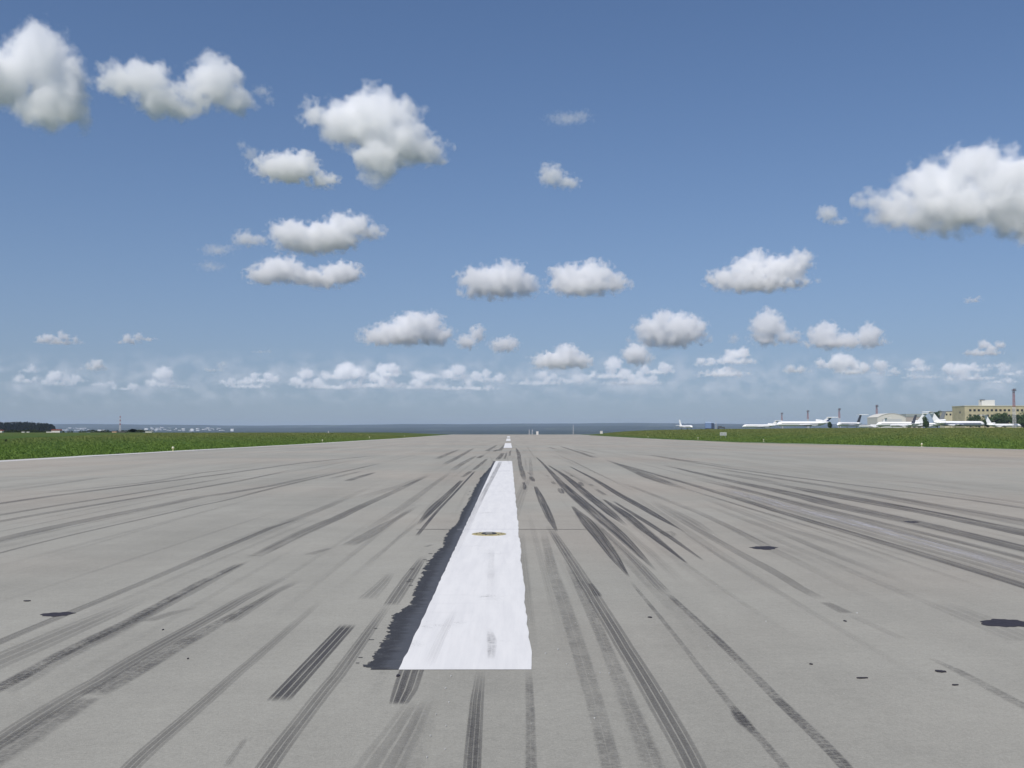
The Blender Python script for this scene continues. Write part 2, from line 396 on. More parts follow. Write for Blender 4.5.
def mark(pts, alpha, kind=0, fade=(.12, .12), z0=.004, m=None, name='tyre_mark', label=None, faint=None):
    """pts: (px, py, width in px) from far to near, laid on the runway plane"""
    if faint is None: faint = m is None and z0 < .006 and (alpha <= .34 or (abs(pts[0][1] - pts[-1][1]) < 6.5 and abs(pts[0][0] - pts[-1][0]) < 12))
    G = [(gp(x, y), wpx * gp(x, y).y / F) for x, y, wpx in pts]
    P = []
    A = [(Vector((math.log(p.y), p.x / p.y, 0)), w_ / p.y) for p, w_ in G]   # a smooth curve through the measured stations
    for i in range(len(A) - 1):
        p0, p1, p2, p3 = A[max(i - 1, 0)], A[i], A[i + 1], A[min(i + 2, len(A) - 1)]
        N = 8 if len(A) > 2 else 14
        for j in range(N + (i == len(A) - 2)):
            q = j / N; sp = lambda a, b_, c, d: .5 * ((2 * b_) + (c - a) * q + (2 * a - 5 * b_ + 4 * c - d) * q * q + (3 * b_ - a - 3 * c + d) * q ** 3)
            lin = len(A) == 2
            ly = p1[0].x + (p2[0].x - p1[0].x) * q
            lx = p1[0].y + (p2[0].y - p1[0].y) * (math.exp(-ly) - math.exp(-p1[0].x)) / (math.exp(-p2[0].x) - math.exp(-p1[0].x))
            if not lin and i not in (0, len(A) - 2): lx = .6 * lx + .4 * sp(p0[0].y, p1[0].y, p2[0].y, p3[0].y)
            wq = max(0, p1[1] + (p2[1] - p1[1]) * q if lin else sp(p0[1], p1[1], p2[1], p3[1]))
            y_ = math.exp(ly); P.append((Vector((lx * y_, y_, 0)), wq * y_))
    cnt[0] += 1; z = (.0004 + cnt[0] * .000008 if z0 < .006 else .0037 + .0001 * (cnt[0] % 5))
    V, Fc, UV, OP = [], [], [], []
    d = 0; tot = sum((P[i + 1][0] - P[i][0]).length for i in range(len(P) - 1))
    for i, (p, wm) in enumerate(P):
        if i: d += (p - P[i - 1][0]).length
        f = d / tot
        e = min(1, f / max(fade[0], 1e-3)) * min(1, (1 - f) / max(fade[1], 1e-3))
        zz = z + gz1(0, p.y) + (.010 if p.y > 49 else 0)
        V += [(p.x - wm / 2, p.y, zz), (p.x + wm / 2, p.y, zz)]
        UV += [(0, d), (1, d)]; OP += [e * alpha, e * alpha]
    for i in range(len(P) - 1): k = 2 * i; Fc.append((k, k + 1, k + 3, k + 2))
    if faint:
        o0 = len(FA['V']); FA['V'] += V; FA['F'] += [tuple(q + o0 for q in f) for f in Fc]; FA['U'] += UV; FA['O'] += OP; FA['S'] += [cnt[0] * 3.7] * len(V); FA['M'] += [kind] * len(Fc)
        return
    me = bpy.data.meshes.new(name); me.from_pydata(V, [], Fc)
    ul = me.uv_layers.new(name='UVMap')
    for li, l in enumerate(me.loops): ul.data[li].uv = UV[l.vertex_index]
    a = me.attributes.new('opacity', 'FLOAT', 'POINT'); a.data.foreach_set('value', OP)
    s = me.attributes.new('seed', 'FLOAT', 'POINT'); s.data.foreach_set('value', [cnt[0] * 3.7] * len(V))
    o = link(name, me, m or MK[kind], runway)
    if label: o['label'] = label
    return o
M_ = mark
# left half of the runway
M_([(382, 455, 4), (294, 464, 6), (200, 477, 9), (0, 503.5, 14), (-150, 523, 18)], .62, 0, (.1, 0))
M_([(250, 474, 6), (160, 489.3, 8), (0, 515, 12), (-150, 539, 16)], .55, 0, (.3, 0))
M_([(300, 468, 4), (240, 481, 7), (176, 491.3, 9), (0, 521.5, 13), (-150, 547, 16)], .6, 0, (.3, 0))
M_([(340, 471, 6), (270, 486, 12), (200, 497, 16), (0, 539.5, 24), (-150, 571, 30)], .5, 0, (.25, 0))
M_([(382, 463, 4), (329, 475, 6), (266, 490, 7), (200, 505.5, 5), (0, 553, 6), (-150, 588, 8)], .62, 0, (.1, 0))
M_([(266, 465, 4), (200, 473, 8), (145, 482.5, 10), (0, 498, 12)], .38, 0, (.2, .2))
M_([(90, 475, 12), (0, 477, 16), (-80, 479, 18)], .28, 0, (.3, 0))
M_([(240, 470, 8), (98, 478, 12), (0, 492, 14)], .28, 0, (.3, .2))
M_([(360, 447, 4), (300, 450, 6), (230, 455, 8)], .3, 0, (.3, .3))
M_([(298, 519, 4), (270, 528, 8), (200, 558, 12), (125, 590, 14), (0, 642, 17), (-120, 692, 20)], .55, 0, (.06, 0))
M_([(430, 474.5, 5), (400, 489, 8), (337, 518, 15), (300, 534, 18), (250, 559, 16)], .62, 0, (.25, .04))
M_([(242, 563, 10), (200, 583, 14), (130, 621, 18), (60, 655, 21), (0, 687, 24), (-120, 748, 28)], .74, 2, (.05, 0))
M_([(250, 560, 6), (195, 590, 12), (130, 624, 16), (60, 660, 18), (0, 690, 18)], .45, 0, (.1, .3))
M_([(150, 596, 20), (80, 626, 34), (0, 660, 44), (-120, 712, 55)], .38, 1, (.3, 0))
M_([(190, 592, 14), (120, 630, 24), (60, 660, 26), (0, 695, 30)], .22, 2, (.3, 0))
M_([(200, 607, 12), (175, 612, 14), (145, 622, 16)], .35, 1, (.4, .1))
M_([(285, 577, 10), (240, 600, 16), (100, 680, 24), (0, 741, 30), (-60, 775, 34)], .5, 1, (.15, 0))
M_([(275, 592, 8), (200, 634, 22), (140, 668, 32), (90, 696, 38)], .62, 2, (.2, .02))
M_([(90, 697, 30), (50, 722, 42), (0, 752, 56), (-60, 790, 60)], .42, 2, (.05, 0))
M_([(300, 580, 10), (275, 592, 12), (227, 624, 14)], .45, 1, (.2, .05))
M_([(322, 600, 8), (251, 662, 13), (200, 706, 17), (128, 770, 22), (100, 795, 24)], .45, 1, (.3, 0))
M_([(349, 624, 17), (277, 702, 25)], 1.15, 1, (.05, .01))
M_([(390, 602, 9), (337, 676, 17), (300, 722, 20), (266, 768, 24), (246, 795, 26)], .55, 1, (.25, 0))
M_([(424, 556, 8), (408, 579, 14), (390, 606, 16)], .62, 1, (.2, .03))
M_([(392, 572, 8), (382, 584, 14), (366, 600, 20)], .3, 1, (.3, .1))
M_([(420, 505, 5), (392, 521, 10), (370, 534, 18), (347, 546, 18)], .48, 0, (.3, .06))
M_([(452, 471, 4), (430, 487, 8), (400, 509, 12), (350, 541, 14)], .30, 0, (.2, .2))
M_([(430, 475, 8), (400, 486, 14), (352, 500, 18)], .26, 0, (.3, .3))
M_([(462, 480, 4), (445, 497, 8), (430, 511, 10), (418, 525, 4)], 1.3, 0, (.05, .1))
M_([(475, 471, 2), (450, 498, 3), (428, 522, 4), (416.5, 536, 4)], 1.4, 0, (.1, .02), label='thin reddish black tyre line running to the runway joint')
M_([(487, 459, 3), (476, 468, 5), (471, 471, 4)], .7)
M_([(471, 471, 4), (467, 474, 5), (461.5, 477.5, 4)], .75)
M_([(497, 445, 2), (486, 451.5, 6)], .75)
M_([(504.5, 445, 2), (502, 448, 4), (499, 451.3, 5)], .75)
M_([(498, 449.5, 4), (493.5, 451.5, 5)], .8)
M_([(503, 453, 4), (500.5, 456.5, 5.5), (497, 460, 5)], .85)
M_([(506.8, 452.5, 1.6), (504.3, 459.5, 2.4)], .7)
M_([(510.5, 450.5, 1.8), (509.4, 456.3, 2.6)], .65)
M_([(483, 455.5, 4), (478, 458.2, 5)], .8)
M_([(459, 449.5, 3), (448, 454, 6), (436, 459.3, 7)], .6, 0, (.2, .1))
M_([(474, 448, 3), (462, 455, 6), (453, 460, 7), (443, 465, 6)], .65, 0, (.3, .08))
M_([(478, 455, 3), (465, 462, 7), (451, 471, 8)], .55, 0, (.3, .08))
M_([(376, 472, 5), (363, 476, 9), (346.5, 481.2, 9)], .7, 0, (.2, .1))
M_([(362, 471, 5), (345, 475, 8), (329, 479, 8)], .42, 0, (.2, .2))
M_([(425, 547, 6), (432, 544.5, 5)], .4)
M_([(330, 548, 8), (308, 555, 16)], .4, 2)
M_([(262, 556, 8), (245, 555, 14)], .4, 2)
M_([(246, 738, 6), (225, 768, 9)], .3, 1)
# right half of the runway
M_([(516, 448, 1.5), (518.4, 453, 4), (520, 465, 4.5), (522.5, 473, 6), (524.5, 480.5, 4)], .95, 0, (.1, .05))
M_([(523.5, 482, 2.5), (524.8, 487, 4.5), (524.5, 490, 3)], .85, 0, (.1, .1))
M_([(535, 486, 4), (543, 503, 9), (550, 518, 9), (557, 532, 3)], 1.2, 0, (.05, .05))
M_([(536, 457, 1.5), (548, 469, 4), (560, 482, 8), (575, 496, 13), (600, 518, 16), (620, 535, 14), (640, 555, 9), (657.5, 572, 2)], 1.15, 0, (.08, .03))
M_([(548, 465, 2), (565, 476, 6), (590, 497, 11), (610, 513, 11), (628, 527, 4)], 1.3, 0, (.05, .08))
M_([(572, 506, 3), (585, 520, 14), (600, 538, 15), (615, 558, 12), (629, 577, 3)], 1.15, 0, (.05, .04))
M_([(569, 466, 2), (592, 478, 5), (620, 495, 9), (655, 515, 9), (685, 532, 2)], 1.3, 0, (.1, .04))
M_([(603, 499, 3), (625, 514, 11), (650, 534, 10), (688, 564, 3)], 1.3, 0, (.05, .04))
M_([(613, 501, 3), (640, 518, 7), (670, 537, 7), (704, 561, 3)], 1.15, 0, (.08, .04))
for (x, y, wpx, dy, a) in ((532, 479, 6, 2.6, .8), (561, 491, 7.5, 2.8, .8), (581, 484, 6, 2.2, .8), (553.5, 483, 5, 1.6, .5), (572, 476, 4, 1, .4), (529.5, 473.5, 3, 1.5, .4), (591, 485, 5, 1, .4), (548, 476, 3, 1, .3), (668, 534, 20, 3, .35)):
    M_([(x - 1.5, y - dy, wpx * .6), (x, y, wpx), (x + 1.8, y + dy, wpx * .6)], a, 0, (.1, .1))
M_([(595.5, 489, 4), (606, 495.5, 6)], .5)
M_([(600, 513, 6), (624, 530, 9), (650, 552, 10), (690, 590, 14)], .22, 1, (.2, .3))
M_([(559, 446, 2), (575, 451, 5), (597, 458.5, 7)], .7, 0, (.1, .1))
M_([(574, 449, 2), (597, 454.5, 4)], .45)
M_([(549, 447, 2), (555, 449, 5)], .4)
M_([(606, 460, 4), (630, 469, 9), (650, 477, 18), (668, 483.5, 14), (688, 490, 8)], .7, 0, (.2, .15))
M_([(618, 463.5, 3), (640, 470, 6), (706, 489, 9), (776, 511, 12), (840, 529.6, 14), (930, 557, 18), (1024, 586, 22), (1120, 616, 24)], .75, 0, (.06, 0))
M_([(690, 478, 6), (760, 494, 12), (840, 516, 16), (930, 540, 18), (1024, 566, 20), (1120, 592, 22)], .5, 1, (.2, 0))
M_([(700, 478, 4), (780, 498, 9), (870, 520, 12), (1024, 559, 16), (1120, 584, 16)], .55, 0, (.2, 0))
M_([(720, 488, 20), (790, 509, 34), (880, 535, 44), (1024, 576, 52), (1120, 604, 56)], .3, 1, (.2, 0))
mark([(722, 489, 14), (790, 507, 30), (870, 527, 32), (940, 547, 34), (1024, 570, 38), (1120, 596, 40)], .75, 0, (.1, 0), m=MSC, name='pale_scrape', label='pale scraped streak between dark tyre marks')
M_([(663, 465, 6), (740, 483, 14), (800, 496, 24), (840, 506, 30), (930, 526, 31), (1024, 549, 35), (1120, 572, 39)], .72, 0, (.12, 0))
M_([(700, 470, 8), (760, 480, 20), (790, 487, 14)], .4, 0, (.3, .3))
M_([(770, 483, 8), (840, 496.5, 30), (930, 513, 33), (1024, 533, 38), (1120, 553, 42)], .8, 0, (.15, 0))
M_([(700, 466, 6), (824, 485.7, 14), (930, 504, 17), (1024, 520.5, 20), (1120, 537, 22)], .5, 1, (.2, 0))
M_([(830, 488, 8), (900, 500, 26), (1024, 524, 30), (1120, 541, 34)], .32, 0, (.2, 0))
M_([(655, 457, 4), (740, 470, 8), (824, 481, 10), (1024, 508, 14), (1120, 521, 16)], .52, 0, (.15, 0))
M_([(650, 455, 5), (680, 460, 8), (704, 463, 5)], .55)
M_([(850, 478, 14), (920, 483, 18), (1000, 494, 20)], .18, 0, (.3, .3))
M_([(620, 482, 6), (700, 513, 10), (775, 551, 14), (840, 583, 16), (900, 612, 16)], .35, 0, (.2, .3))
M_([(680, 520, 10), (752, 560, 14), (800, 588, 14), (823, 600, 14)], .38, 0, (.3, .05))
M_([(824, 602, 12), (848, 613.5, 16)], .48, 0, (.1, .1))
M_([(850, 615, 12), (905, 640, 12)], .15)
M_([(650, 500, 8), (690, 522, 20), (720, 541, 12)], .32, 1, (.3, .3))
M_([(700, 503, 8), (777, 531.6, 12), (840, 557, 14), (930, 592, 14)], .30, 0, (.3, .3))
M_([(700, 497, 8), (786, 528.7, 14), (840, 545, 16), (920, 574, 16)], .30, 0, (.3, .3))
M_([(930, 600, 30), (980, 620, 40), (1030, 642, 40)], .14, 1, (.3, 0))
M_([(930, 658, 8), (958, 671, 14), (990, 688, 16), (1024, 706, 18), (1080, 735, 20)], .4, 2, (.1, 0))
M_([(590, 518, 5), (625, 551, 8), (655, 582, 12), (667, 594, 12)], .5, 1, (.2, .05))
M_([(667, 593, 7), (720, 642, 11), (780, 702, 14), (846, 768, 17), (872, 796, 18)], .75, 2, (.05, 0))
M_([(630, 581, 4), (660, 617, 6), (700, 668, 8), (740, 716, 11), (788, 772, 13), (808, 796, 14)], .52, 2, (.1, 0))
M_([(731, 706, 10), (742, 720, 17), (754, 734, 10)], .7, 2, (.3, .3))
M_([(548, 525, 7), (572, 562, 12), (590, 590, 15), (625, 648, 20), (660, 706, 25), (694, 768, 27), (709, 796, 29)], .62, 1, (.15, 0))
M_([(590, 583, 5), (599, 597, 9)], .8, 1)
M_([(543, 530, 8), (553, 572, 14), (567, 612, 18), (579, 650, 21), (594, 700, 23), (612, 772, 26), (618, 796, 27)], .42, 2, (.2, 0))
M_([(565, 560, 6), (585, 600, 12), (607, 650, 16), (630, 708, 23), (654, 768, 28), (664, 796, 30)], .46, 2, (.2, 0))
M_([(520, 530, 10), (526, 600, 14), (531, 660, 18)], .22, 0, (.2, .2))
# below the dash
M_([(418, 655, 26), (411, 672, 26), (405, 690, 26), (398, 705, 20)], .9, 1, (.0, .06))
M_([(481, 669, 10), (477, 700, 14), (472, 768, 19), (470, 796, 21)], .62, 1, (.3, 0))
M_([(475, 690, 13), (472, 768, 19), (470, 796, 21)], .45, 2, (.4, 0))
M_([(528.5, 668, 9), (530, 710, 11), (531, 768, 14), (531.5, 796, 15)], .55, 2, (.25, 0))
M_([(420, 700, 30), (400, 735, 44), (380, 768, 56), (372, 790, 60)], .26, 1, (.2, 0))
M_([(430, 700, 20), (420, 735, 34), (406, 768, 40), (400, 790, 44)], .16, 2, (.3, 0))
# scuffs across the painted dash
mark([(501, 461, 4), (490, 482, 5), (478, 505, 6), (464, 535, 7), (440, 585, 9)], .55, 0, (.02, .45), z0=.008, label='grey scuff across the white dash')
mark([(489, 628, 6), (492, 642, 12), (491, 660, 9)], .42, 2, (.3, .2), z0=.008)
mark([(492, 545, 6), (491, 575, 9), (490, 600, 9)], .13, 2, (.3, .3), z0=.008)
mark([(455, 610, 8), (440, 640, 10), (428, 668, 12)], .16, 1, (.3, .2), z0=.008)

# the many faint traces between them
random.seed(77)
for i in range(150):
    xl_ = random.gauss(0, 9) + 1; y0 = random.choice((random.uniform(5, 12), random.uniform(8, 30), random.uniform(20, 70))); ln = random.uniform(.5, 2.2) * (4 + y0 * .7); ang = random.gauss(0, .018) - xl_ * .0006
    y1 = y0 + ln; ww = random.choice((.05, .08, .11, .16, .22)); a_ = random.uniform(.06, .26)
    pj = lambda X, Y: (VX + X / Y * F, HY + (EYE + dip(Y)) / Y * F, ww / Y * F)
    M_([pj(xl_ + ang * ln, y1), pj(xl_, y0)], a_, random.choice((0, 1, 1, 2)), (.35, .35), faint=True)
me = bpy.data.meshes.new('faint_tyre_marks'); me.from_pydata(FA['V'], [], FA['F'])
ul = me.uv_layers.new(name='UVMap')
for li, l in enumerate(me.loops): ul.data[li].uv = FA['U'][l.vertex_index]
a = me.attributes.new('opacity', 'FLOAT', 'POINT'); a.data.foreach_set('value', FA['O'])
a = me.attributes.new('seed', 'FLOAT', 'POINT'); a.data.foreach_set('value', FA['S'])
fo = link('faint_tyre_marks', me, MK, runway); me.polygons.foreach_set('material_index', FA['M']); tag(fo, kind='stuff')

# bitumen blobs and little chips of debris lying on the asphalt
def blob(px, py, wpx, hpx, seed, name='bitumen_patch', m=MBT, zz=.0034):
    random.seed(seed)
    a, b_ = gp(px - wpx / 2, py), gp(px + wpx / 2, py); f, nr = gp(px, py - hpx / 2), gp(px, py + hpx / 2)
    cx, cyy = (a.x + b_.x) / 2, (f.y + nr.y) / 2; rx, ry = (b_.x - a.x) / 2, (f.y - nr.y) / 2
    bm = bmesh.new(); N = 40; ph = [random.uniform(0, 6.3) for _ in range(4)]
    V = []
    for i in range(N):
        t_ = 2 * math.pi * i / N
        r = 1 + .12 * math.sin(2 * t_ + ph[0]) + .10 * math.sin(3 * t_ + ph[1]) + .08 * math.sin(7 * t_ + ph[2]) + .06 * math.sin(13 * t_ + ph[3]) + random.uniform(-.04, .04)
        V.append((cx + math.cos(t_) * rx * r, cyy + math.sin(t_) * ry * r))
    T = [bm.verts.new((x, y, zz)) for x, y in V]; B = [bm.verts.new((x, y, .001)) for x, y in V]
    bm.faces.new(T)
    for i in range(N): bm.faces.new((T[i], B[i], B[(i + 1) % N], T[(i + 1) % N]))
    return obj(name, bm, m, runway)
M_bt2 = mat('fresh_bitumen', (.030, .026, .032), .7, var=.2, scale=20)
blob(57, 614.5, 27, 4.6, 1, m=M_bt2); blob(764, 548, 26, 3.2, 2, m=M_bt2)
blob(1008, 623.5, 48, 8.5, 3, m=M_bt2); blob(912, 522, 12, 1.6, 4, m=M_bt2)
for i, (x, y, ww, hh) in enumerate(((940.5, 671.8, 10, 1.8), (862, 678.4, 11, .8), (955, 685.4, 6, .7), (845, 621.3, 2.5, 1.0), (811, 664.5, 3, .8), (650, 617.6, 4, .9), (27, 601.2, 6, .8), (163, 630, 1.6, .7), (188, 659, 1.6, .8), (398, 676, 3, 2.2))):
    blob(x, y, ww, hh, 30 + i, 'tar_chip', M_bt2, .007)
M_chip = mat('pale_chip', (.48, .48, .46), .7)
for i, (x, y) in enumerate(((445.5, 689), (449, 703), (436, 715), (446, 726.5), (430.5, 736.5), (445, 750), (427, 758), (451, 676.5), (545.5, 654), (567, 664.5), (600, 673.5), (609, 674), (661, 692), (594.5, 719), (558, 650), (766, 622), (857, 613.5))):
    random.seed(70 + i); blob(x, y, random.uniform(.8, 1.6), random.uniform(.4, .7), 70 + i, 'stone_chip', M_chip, .008)
# transverse joints
def joint(py, xa, xb, th, nm='joint'):
    a, b_ = gp(xa, py), gp(xb, py); random.seed(py)
    bm = bmesh.new(); N = 60; pv = None
    for i in range(N + 1):
        x = a.x + (b_.x - a.x) * i / N; y = a.y + random.uniform(-.02, .02)
        q = (bm.verts.new((x, y, .0029)), bm.verts.new((x, y + th, .0029)))
        if pv: bm.faces.new((pv[0], q[0], q[1], pv[1]))
        pv = q
    obj(nm, bm, M_jt, runway)
M_jt = mat('joint_filler', (.115, .11, .105), .9, var=.25, scale=4)
joint(529.6, 416, 450, .05); joint(529.6, 516, 604, .045)
M_jt2 = mat('paint_crack', (.42, .42, .44), .9)
me_ = gp(0, 529.6).y
bm = bmesh.new(); box(bm, gp(457, 529.6).x, gp(518.5, 529.6).x, me_, me_ + .03, .0033, .0036); obj('paint_crack', bm, M_jt2, runway)
bm = bmesh.new(); y_ = gp(0, 471.3).y; box(bm, gp(498, 471.3).x, gp(510, 471.3).x, y_, y_ + .25, .0033, .0036); obj('paint_crack', bm, M_jt2, runway)

# inset centre-line light with its yellow flange
p = gp(489, 534.3)
M_yel = mat('yellow_flange', (.38, .32, .15), .5, var=.2, scale=30); M_cast = mat('cast_metal', (.10, .10, .095), .5, .6, var=.3, scale=40); M_glass = mat('lamp_lens', (.45, .42, .35), .15)
fx = empty('centreline_light', (p.x, p.y, .0034), label='flat inset light with a yellow flange set into the white dash', cat='runway light')
bm = bmesh.new(); tube(bm, (0, 0, 0), (0, 0, .006), .27, .262, 40); obj('flange', bm, M_yel, fx)
bm = bmesh.new(); tube(bm, (0, 0, .006), (0, 0, .022), .125, .105, 32); obj('housing', bm, M_cast, fx)
for s in (-1, 1):
    bm = bmesh.new(); box(bm, -.05, .05, s * .075 - .02, s * .075 + .02, .0225, .027); obj('lens', bm, M_glass, fx)
for k in range(6):
    a = k * math.pi / 3 + .3; bm = bmesh.new(); tube(bm, (.2 * math.cos(a), .2 * math.sin(a), .006), (.2 * math.cos(a), .2 * math.sin(a), .013), .014, .014, 6); obj('bolt', bm, M_cast, fx)

# ------------------------------------------------------------------ grass blades along the paving
def m_blade():
    m = bpy.data.materials.new('grass_blades'); m.use_nodes = True; t = NT(m.node_tree); b = m.node_tree.nodes['Principled BSDF']
    g = t.n('ShaderNodeNewGeometry')
    s = t.n('ShaderNodeSeparateXYZ'); t.put(s.inputs[0], g.outputs['Position'])
    pn = t.noise(g.outputs['Position'], .12, 4, .65)
    n_ = t.noise(g.outputs['Position'], 1.1, 4, .65)
    dist = t.m('ADD', t.m('MULTIPLY', s.outputs[1], .0040), t.m('MULTIPLY', t.m('SUBTRACT', t.m('ABSOLUTE', s.outputs[0]), 28), .008))
    dry = t.m('MULTIPLY', t.ramp(t.m('ADD', dist, t.m('MULTIPLY', pn, .9)), .9, 2.0), .75)
    col = t.mix(t.ramp(n_, .35, .65), (.088, .150, .022, 1), (.118, .190, .034, 1))
    t.put(b.inputs['Base Color'], t.mix(dry, col, (.175, .180, .060, 1)))
    b.inputs['Roughness'].default_value = .7; b.inputs['Specular IOR Level'].default_value = .2
    return m
def blades(nm, N, fx_, seed):
    rs = np.random.RandomState(seed); x, y = fx_(rs, N)
    z = gz(x, y) - .05
    h = rs.uniform(.05, .17, N) * (1 + .5 * np.sin(x * .7) * np.sin(y * .31 + 1)); wv = rs.uniform(.012, .03, N) * (1 + y / 120)
    a = rs.uniform(0, math.pi, N); lx = rs.normal(0, .12, N); ly = rs.normal(0, .12, N)
    V = np.empty((N, 3, 3)); ca, sa = np.cos(a) * wv, np.sin(a) * wv
    V[:, 0] = np.stack([x - ca, y - sa, z], 1); V[:, 1] = np.stack([x + ca, y + sa, z], 1); V[:, 2] = np.stack([x + lx, y + ly, z + h], 1)
    me = bpy.data.meshes.new(nm); me.vertices.add(3 * N); me.vertices.foreach_set('co', V.ravel())
    me.loops.add(3 * N); me.loops.foreach_set('vertex_index', np.arange(3 * N, dtype=np.int32))
    me.polygons.add(N); me.polygons.foreach_set('loop_start', np.arange(0, 3 * N, 3, dtype=np.int32))
    me.update(calc_edges=True); return me
def left_f(rs, N):
    y = 50 + 300 * rs.rand(N) ** 1.5; x = XL - .1 - (28 + y * .12) * rs.rand(N) ** 1.3 * 1.3; return x, y
def right_f(rs, N):
    y = 75 + 325 * rs.rand(N) ** 1.25; e = np.interp(y, [30, 88, 125, 182, 256, 1200], [56, 45.6, 42, 34.8, 33.6, 33.6])
    x = e + .15 + (20 + y * .42) * rs.rand(N) ** 1.25; return x, y
MBL = m_blade()
tag(link('grass', blades('grass', 230000, left_f, 1), MBL), 'green grass verge left of the runway', 'grass', kind='stuff')
tag(link('grass', blades('grass', 280000, right_f, 2), MBL), 'green grass verge right of the runway', 'grass', kind='stuff')

# ------------------------------------------------------------------ trees
def m_leaf(nm, c, v=.45):
    m = bpy.data.materials.new(nm); m.use_nodes = True; t = NT(m.node_tree); b = m.node_tree.nodes['Principled BSDF']
    g = t.n('ShaderNodeNewGeometry'); f = t.ramp(t.noise(g.outputs['Position'], .9, 4, .7), .3, .7)
    t.put(b.inputs['Base Color'], t.mix(f, c4([q * (1 - v) for q in c]), c4([q * (1 + v) for q in c])))
    b.inputs['Roughness'].default_value = .85; b.inputs['Specular IOR Level'].default_value = .15
    return m
LEAF = m_leaf('leaves', (.060, .100, .036)); LEAFD = m_leaf('dark_needles', (.004, .009, .008), .25); BARK = mat('bark', (.09, .07, .05), .9, var=.3)
def crown_mesh(nm, lobes, leaf, n, seed):
    rs = np.random.RandomState(seed); P = []
    for (cx, cyy, cz, rx, ry, rz) in lobes:
        d = rs.normal(size=(n, 3)); d /= np.linalg.norm(d, axis=1)[:, None]
        r = rs.uniform(.45, 1.0, n) ** .5 * (1 + .16 * np.sin(d[:, 0] * 5 + seed) * np.sin(d[:, 2] * 6))
        P.append(np.stack([cx + d[:, 0] * rx * r, cyy + d[:, 1] * ry * r, cz + d[:, 2] * rz * r], 1))
    P = np.concatenate(P); N = len(P)
    a = rs.normal(size=(N, 3)); a /= np.linalg.norm(a, axis=1)[:, None]; b_ = rs.normal(size=(N, 3)); b_ -= (a * b_).sum(1)[:, None] * a; b_ /= np.linalg.norm(b_, axis=1)[:, None]
    s = leaf * rs.uniform(.6, 1.3, N)[:, None]
    V = np.stack([P - a * s, P - b_ * s * .7, P + a * s, P + b_ * s * .7], 1)
    me = bpy.data.meshes.new(nm); me.vertices.add(4 * N); me.vertices.foreach_set('co', V.ravel())
    me.loops.add(4 * N); me.loops.foreach_set('vertex_index', np.arange(4 * N, dtype=np.int32))
    me.polygons.add(N); me.polygons.foreach_set('loop_start', np.arange(0, 4 * N, 4, dtype=np.int32))
    me.update(calc_edges=True); return me
def tree(px0, px1, top, Y, label, seed, group=None, m=None, base=None):
    """a broadleaf tree spanning px0..px1 with its top at that height, standing Y metres off"""
    x = xof((px0 + px1) / 2, Y); z = gz1(x, Y); h = EYE + (HY - top) / F * Y - z; wd_ = (px1 - px0) / F * Y
    t0 = empty('broadleaf_tree', (x, Y, z), label=label, cat='tree', group=group); random.seed(seed)
    bm = bmesh.new(); tube(bm, (0, 0, -.3), (0, 0, h * .45), h * .035, h * .022)
    for k in range(5):
        a = k * 1.26 + random.random(); tube(bm, (0, 0, h * (.25 + .04 * k)), (math.cos(a) * wd_ * .25, math.sin(a) * wd_ * .25, h * random.uniform(.5, .75)), h * .014, h * .006, 5)
    obj('trunk', bm, BARK, t0)
    L = [(0, 0, h * .58, wd_ * .36, wd_ * .34, h * .40)]
    for k in range(9):
        a = random.uniform(0, 6.28); q = random.uniform(.3, .62); zz = random.uniform(.28, .82)
        rr = random.uniform(.16, .27)
        L.append((math.cos(a) * wd_ * .5 * q, math.sin(a) * wd_ * .5 * q, h * zz, wd_ * rr, wd_ * rr, h * rr * .8))
    link('crown', crown_mesh('crown', L, .028 * (wd_ + h) / 2 + .08, 420, seed), m or LEAF, t0)
    return t0
tree(827.5, 832.5, 422, 900, 'small round dark tree standing just behind the tail of the blue-finned airliner', 11)
tree(922, 930, 416.5, 760, 'round dark tree between two parked airliners, in front of grey tail fins', 12)
tree(128.5, 136.5, 429, 470, 'single round bush-like tree beside the red and white mast on the left field', 13, m=LEAFD)
TG = 'trees in front of the yellow building'
Lb = ['tall bushy tree covering the left end of the long yellow facade', 'low tree between the blue-striped airliner nose and the facade', 'rounded tree right behind the fin of the rightmost airliner', 'spreading tree above the body of the rightmost airliner', 'dense tree just left of the tallest lighting mast', 'tree at the very right end of the yellow facade']
for i, (a, b_, tp, Y) in enumerate(((964, 982, 413.6, 960), (978, 992, 416, 955), (988, 1003, 412.8, 965), (998, 1012, 412.2, 960), (1007, 1019, 413.5, 955), (1015, 1033, 411, 958))):
    tree(a, b_, tp, Y, Lb[i], 20 + i, TG)
Lc = ['leafy tree poking up beside a white tail fin, left of the yellow building', 'leafy tree touching the low cream annexe']
for i, (a, b_, tp, Y) in enumerate(((932, 943, 411, 1060), (941, 947, 412.6, 1070))): tree(a, b_, tp, Y, Lc[i], 40 + i, 'trees left of the yellow building')

# far dark wood on the left
rs = np.random.RandomState(5); L = []
Yw = 1500
for i in range(230):
    px = rs.uniform(-45, 55); Y = Yw + rs.uniform(0, 90) + max(0, (px - 40)) * 4
    x = xof(px, Y); z = gz1(x, Y); tp = np.interp(px, [-60, 0, 12, 28, 40, 50, 53, 57], [421.3, 421.9, 421.7, 421.9, 422.6, 423.4, 424.6, 427.5]) + rs.uniform(0, .9)
    h = EYE + (HY - tp) / F * Y - z
    L.append((x, Y, z + h * .55, rs.uniform(2.6, 4.6), rs.uniform(2.6, 4.5), h * .45))
tag(link('forest', crown_mesh('forest', L, .95, 230, 6), LEAFD), 'dark wood closing the left edge of the airfield', 'forest', kind='stuff')
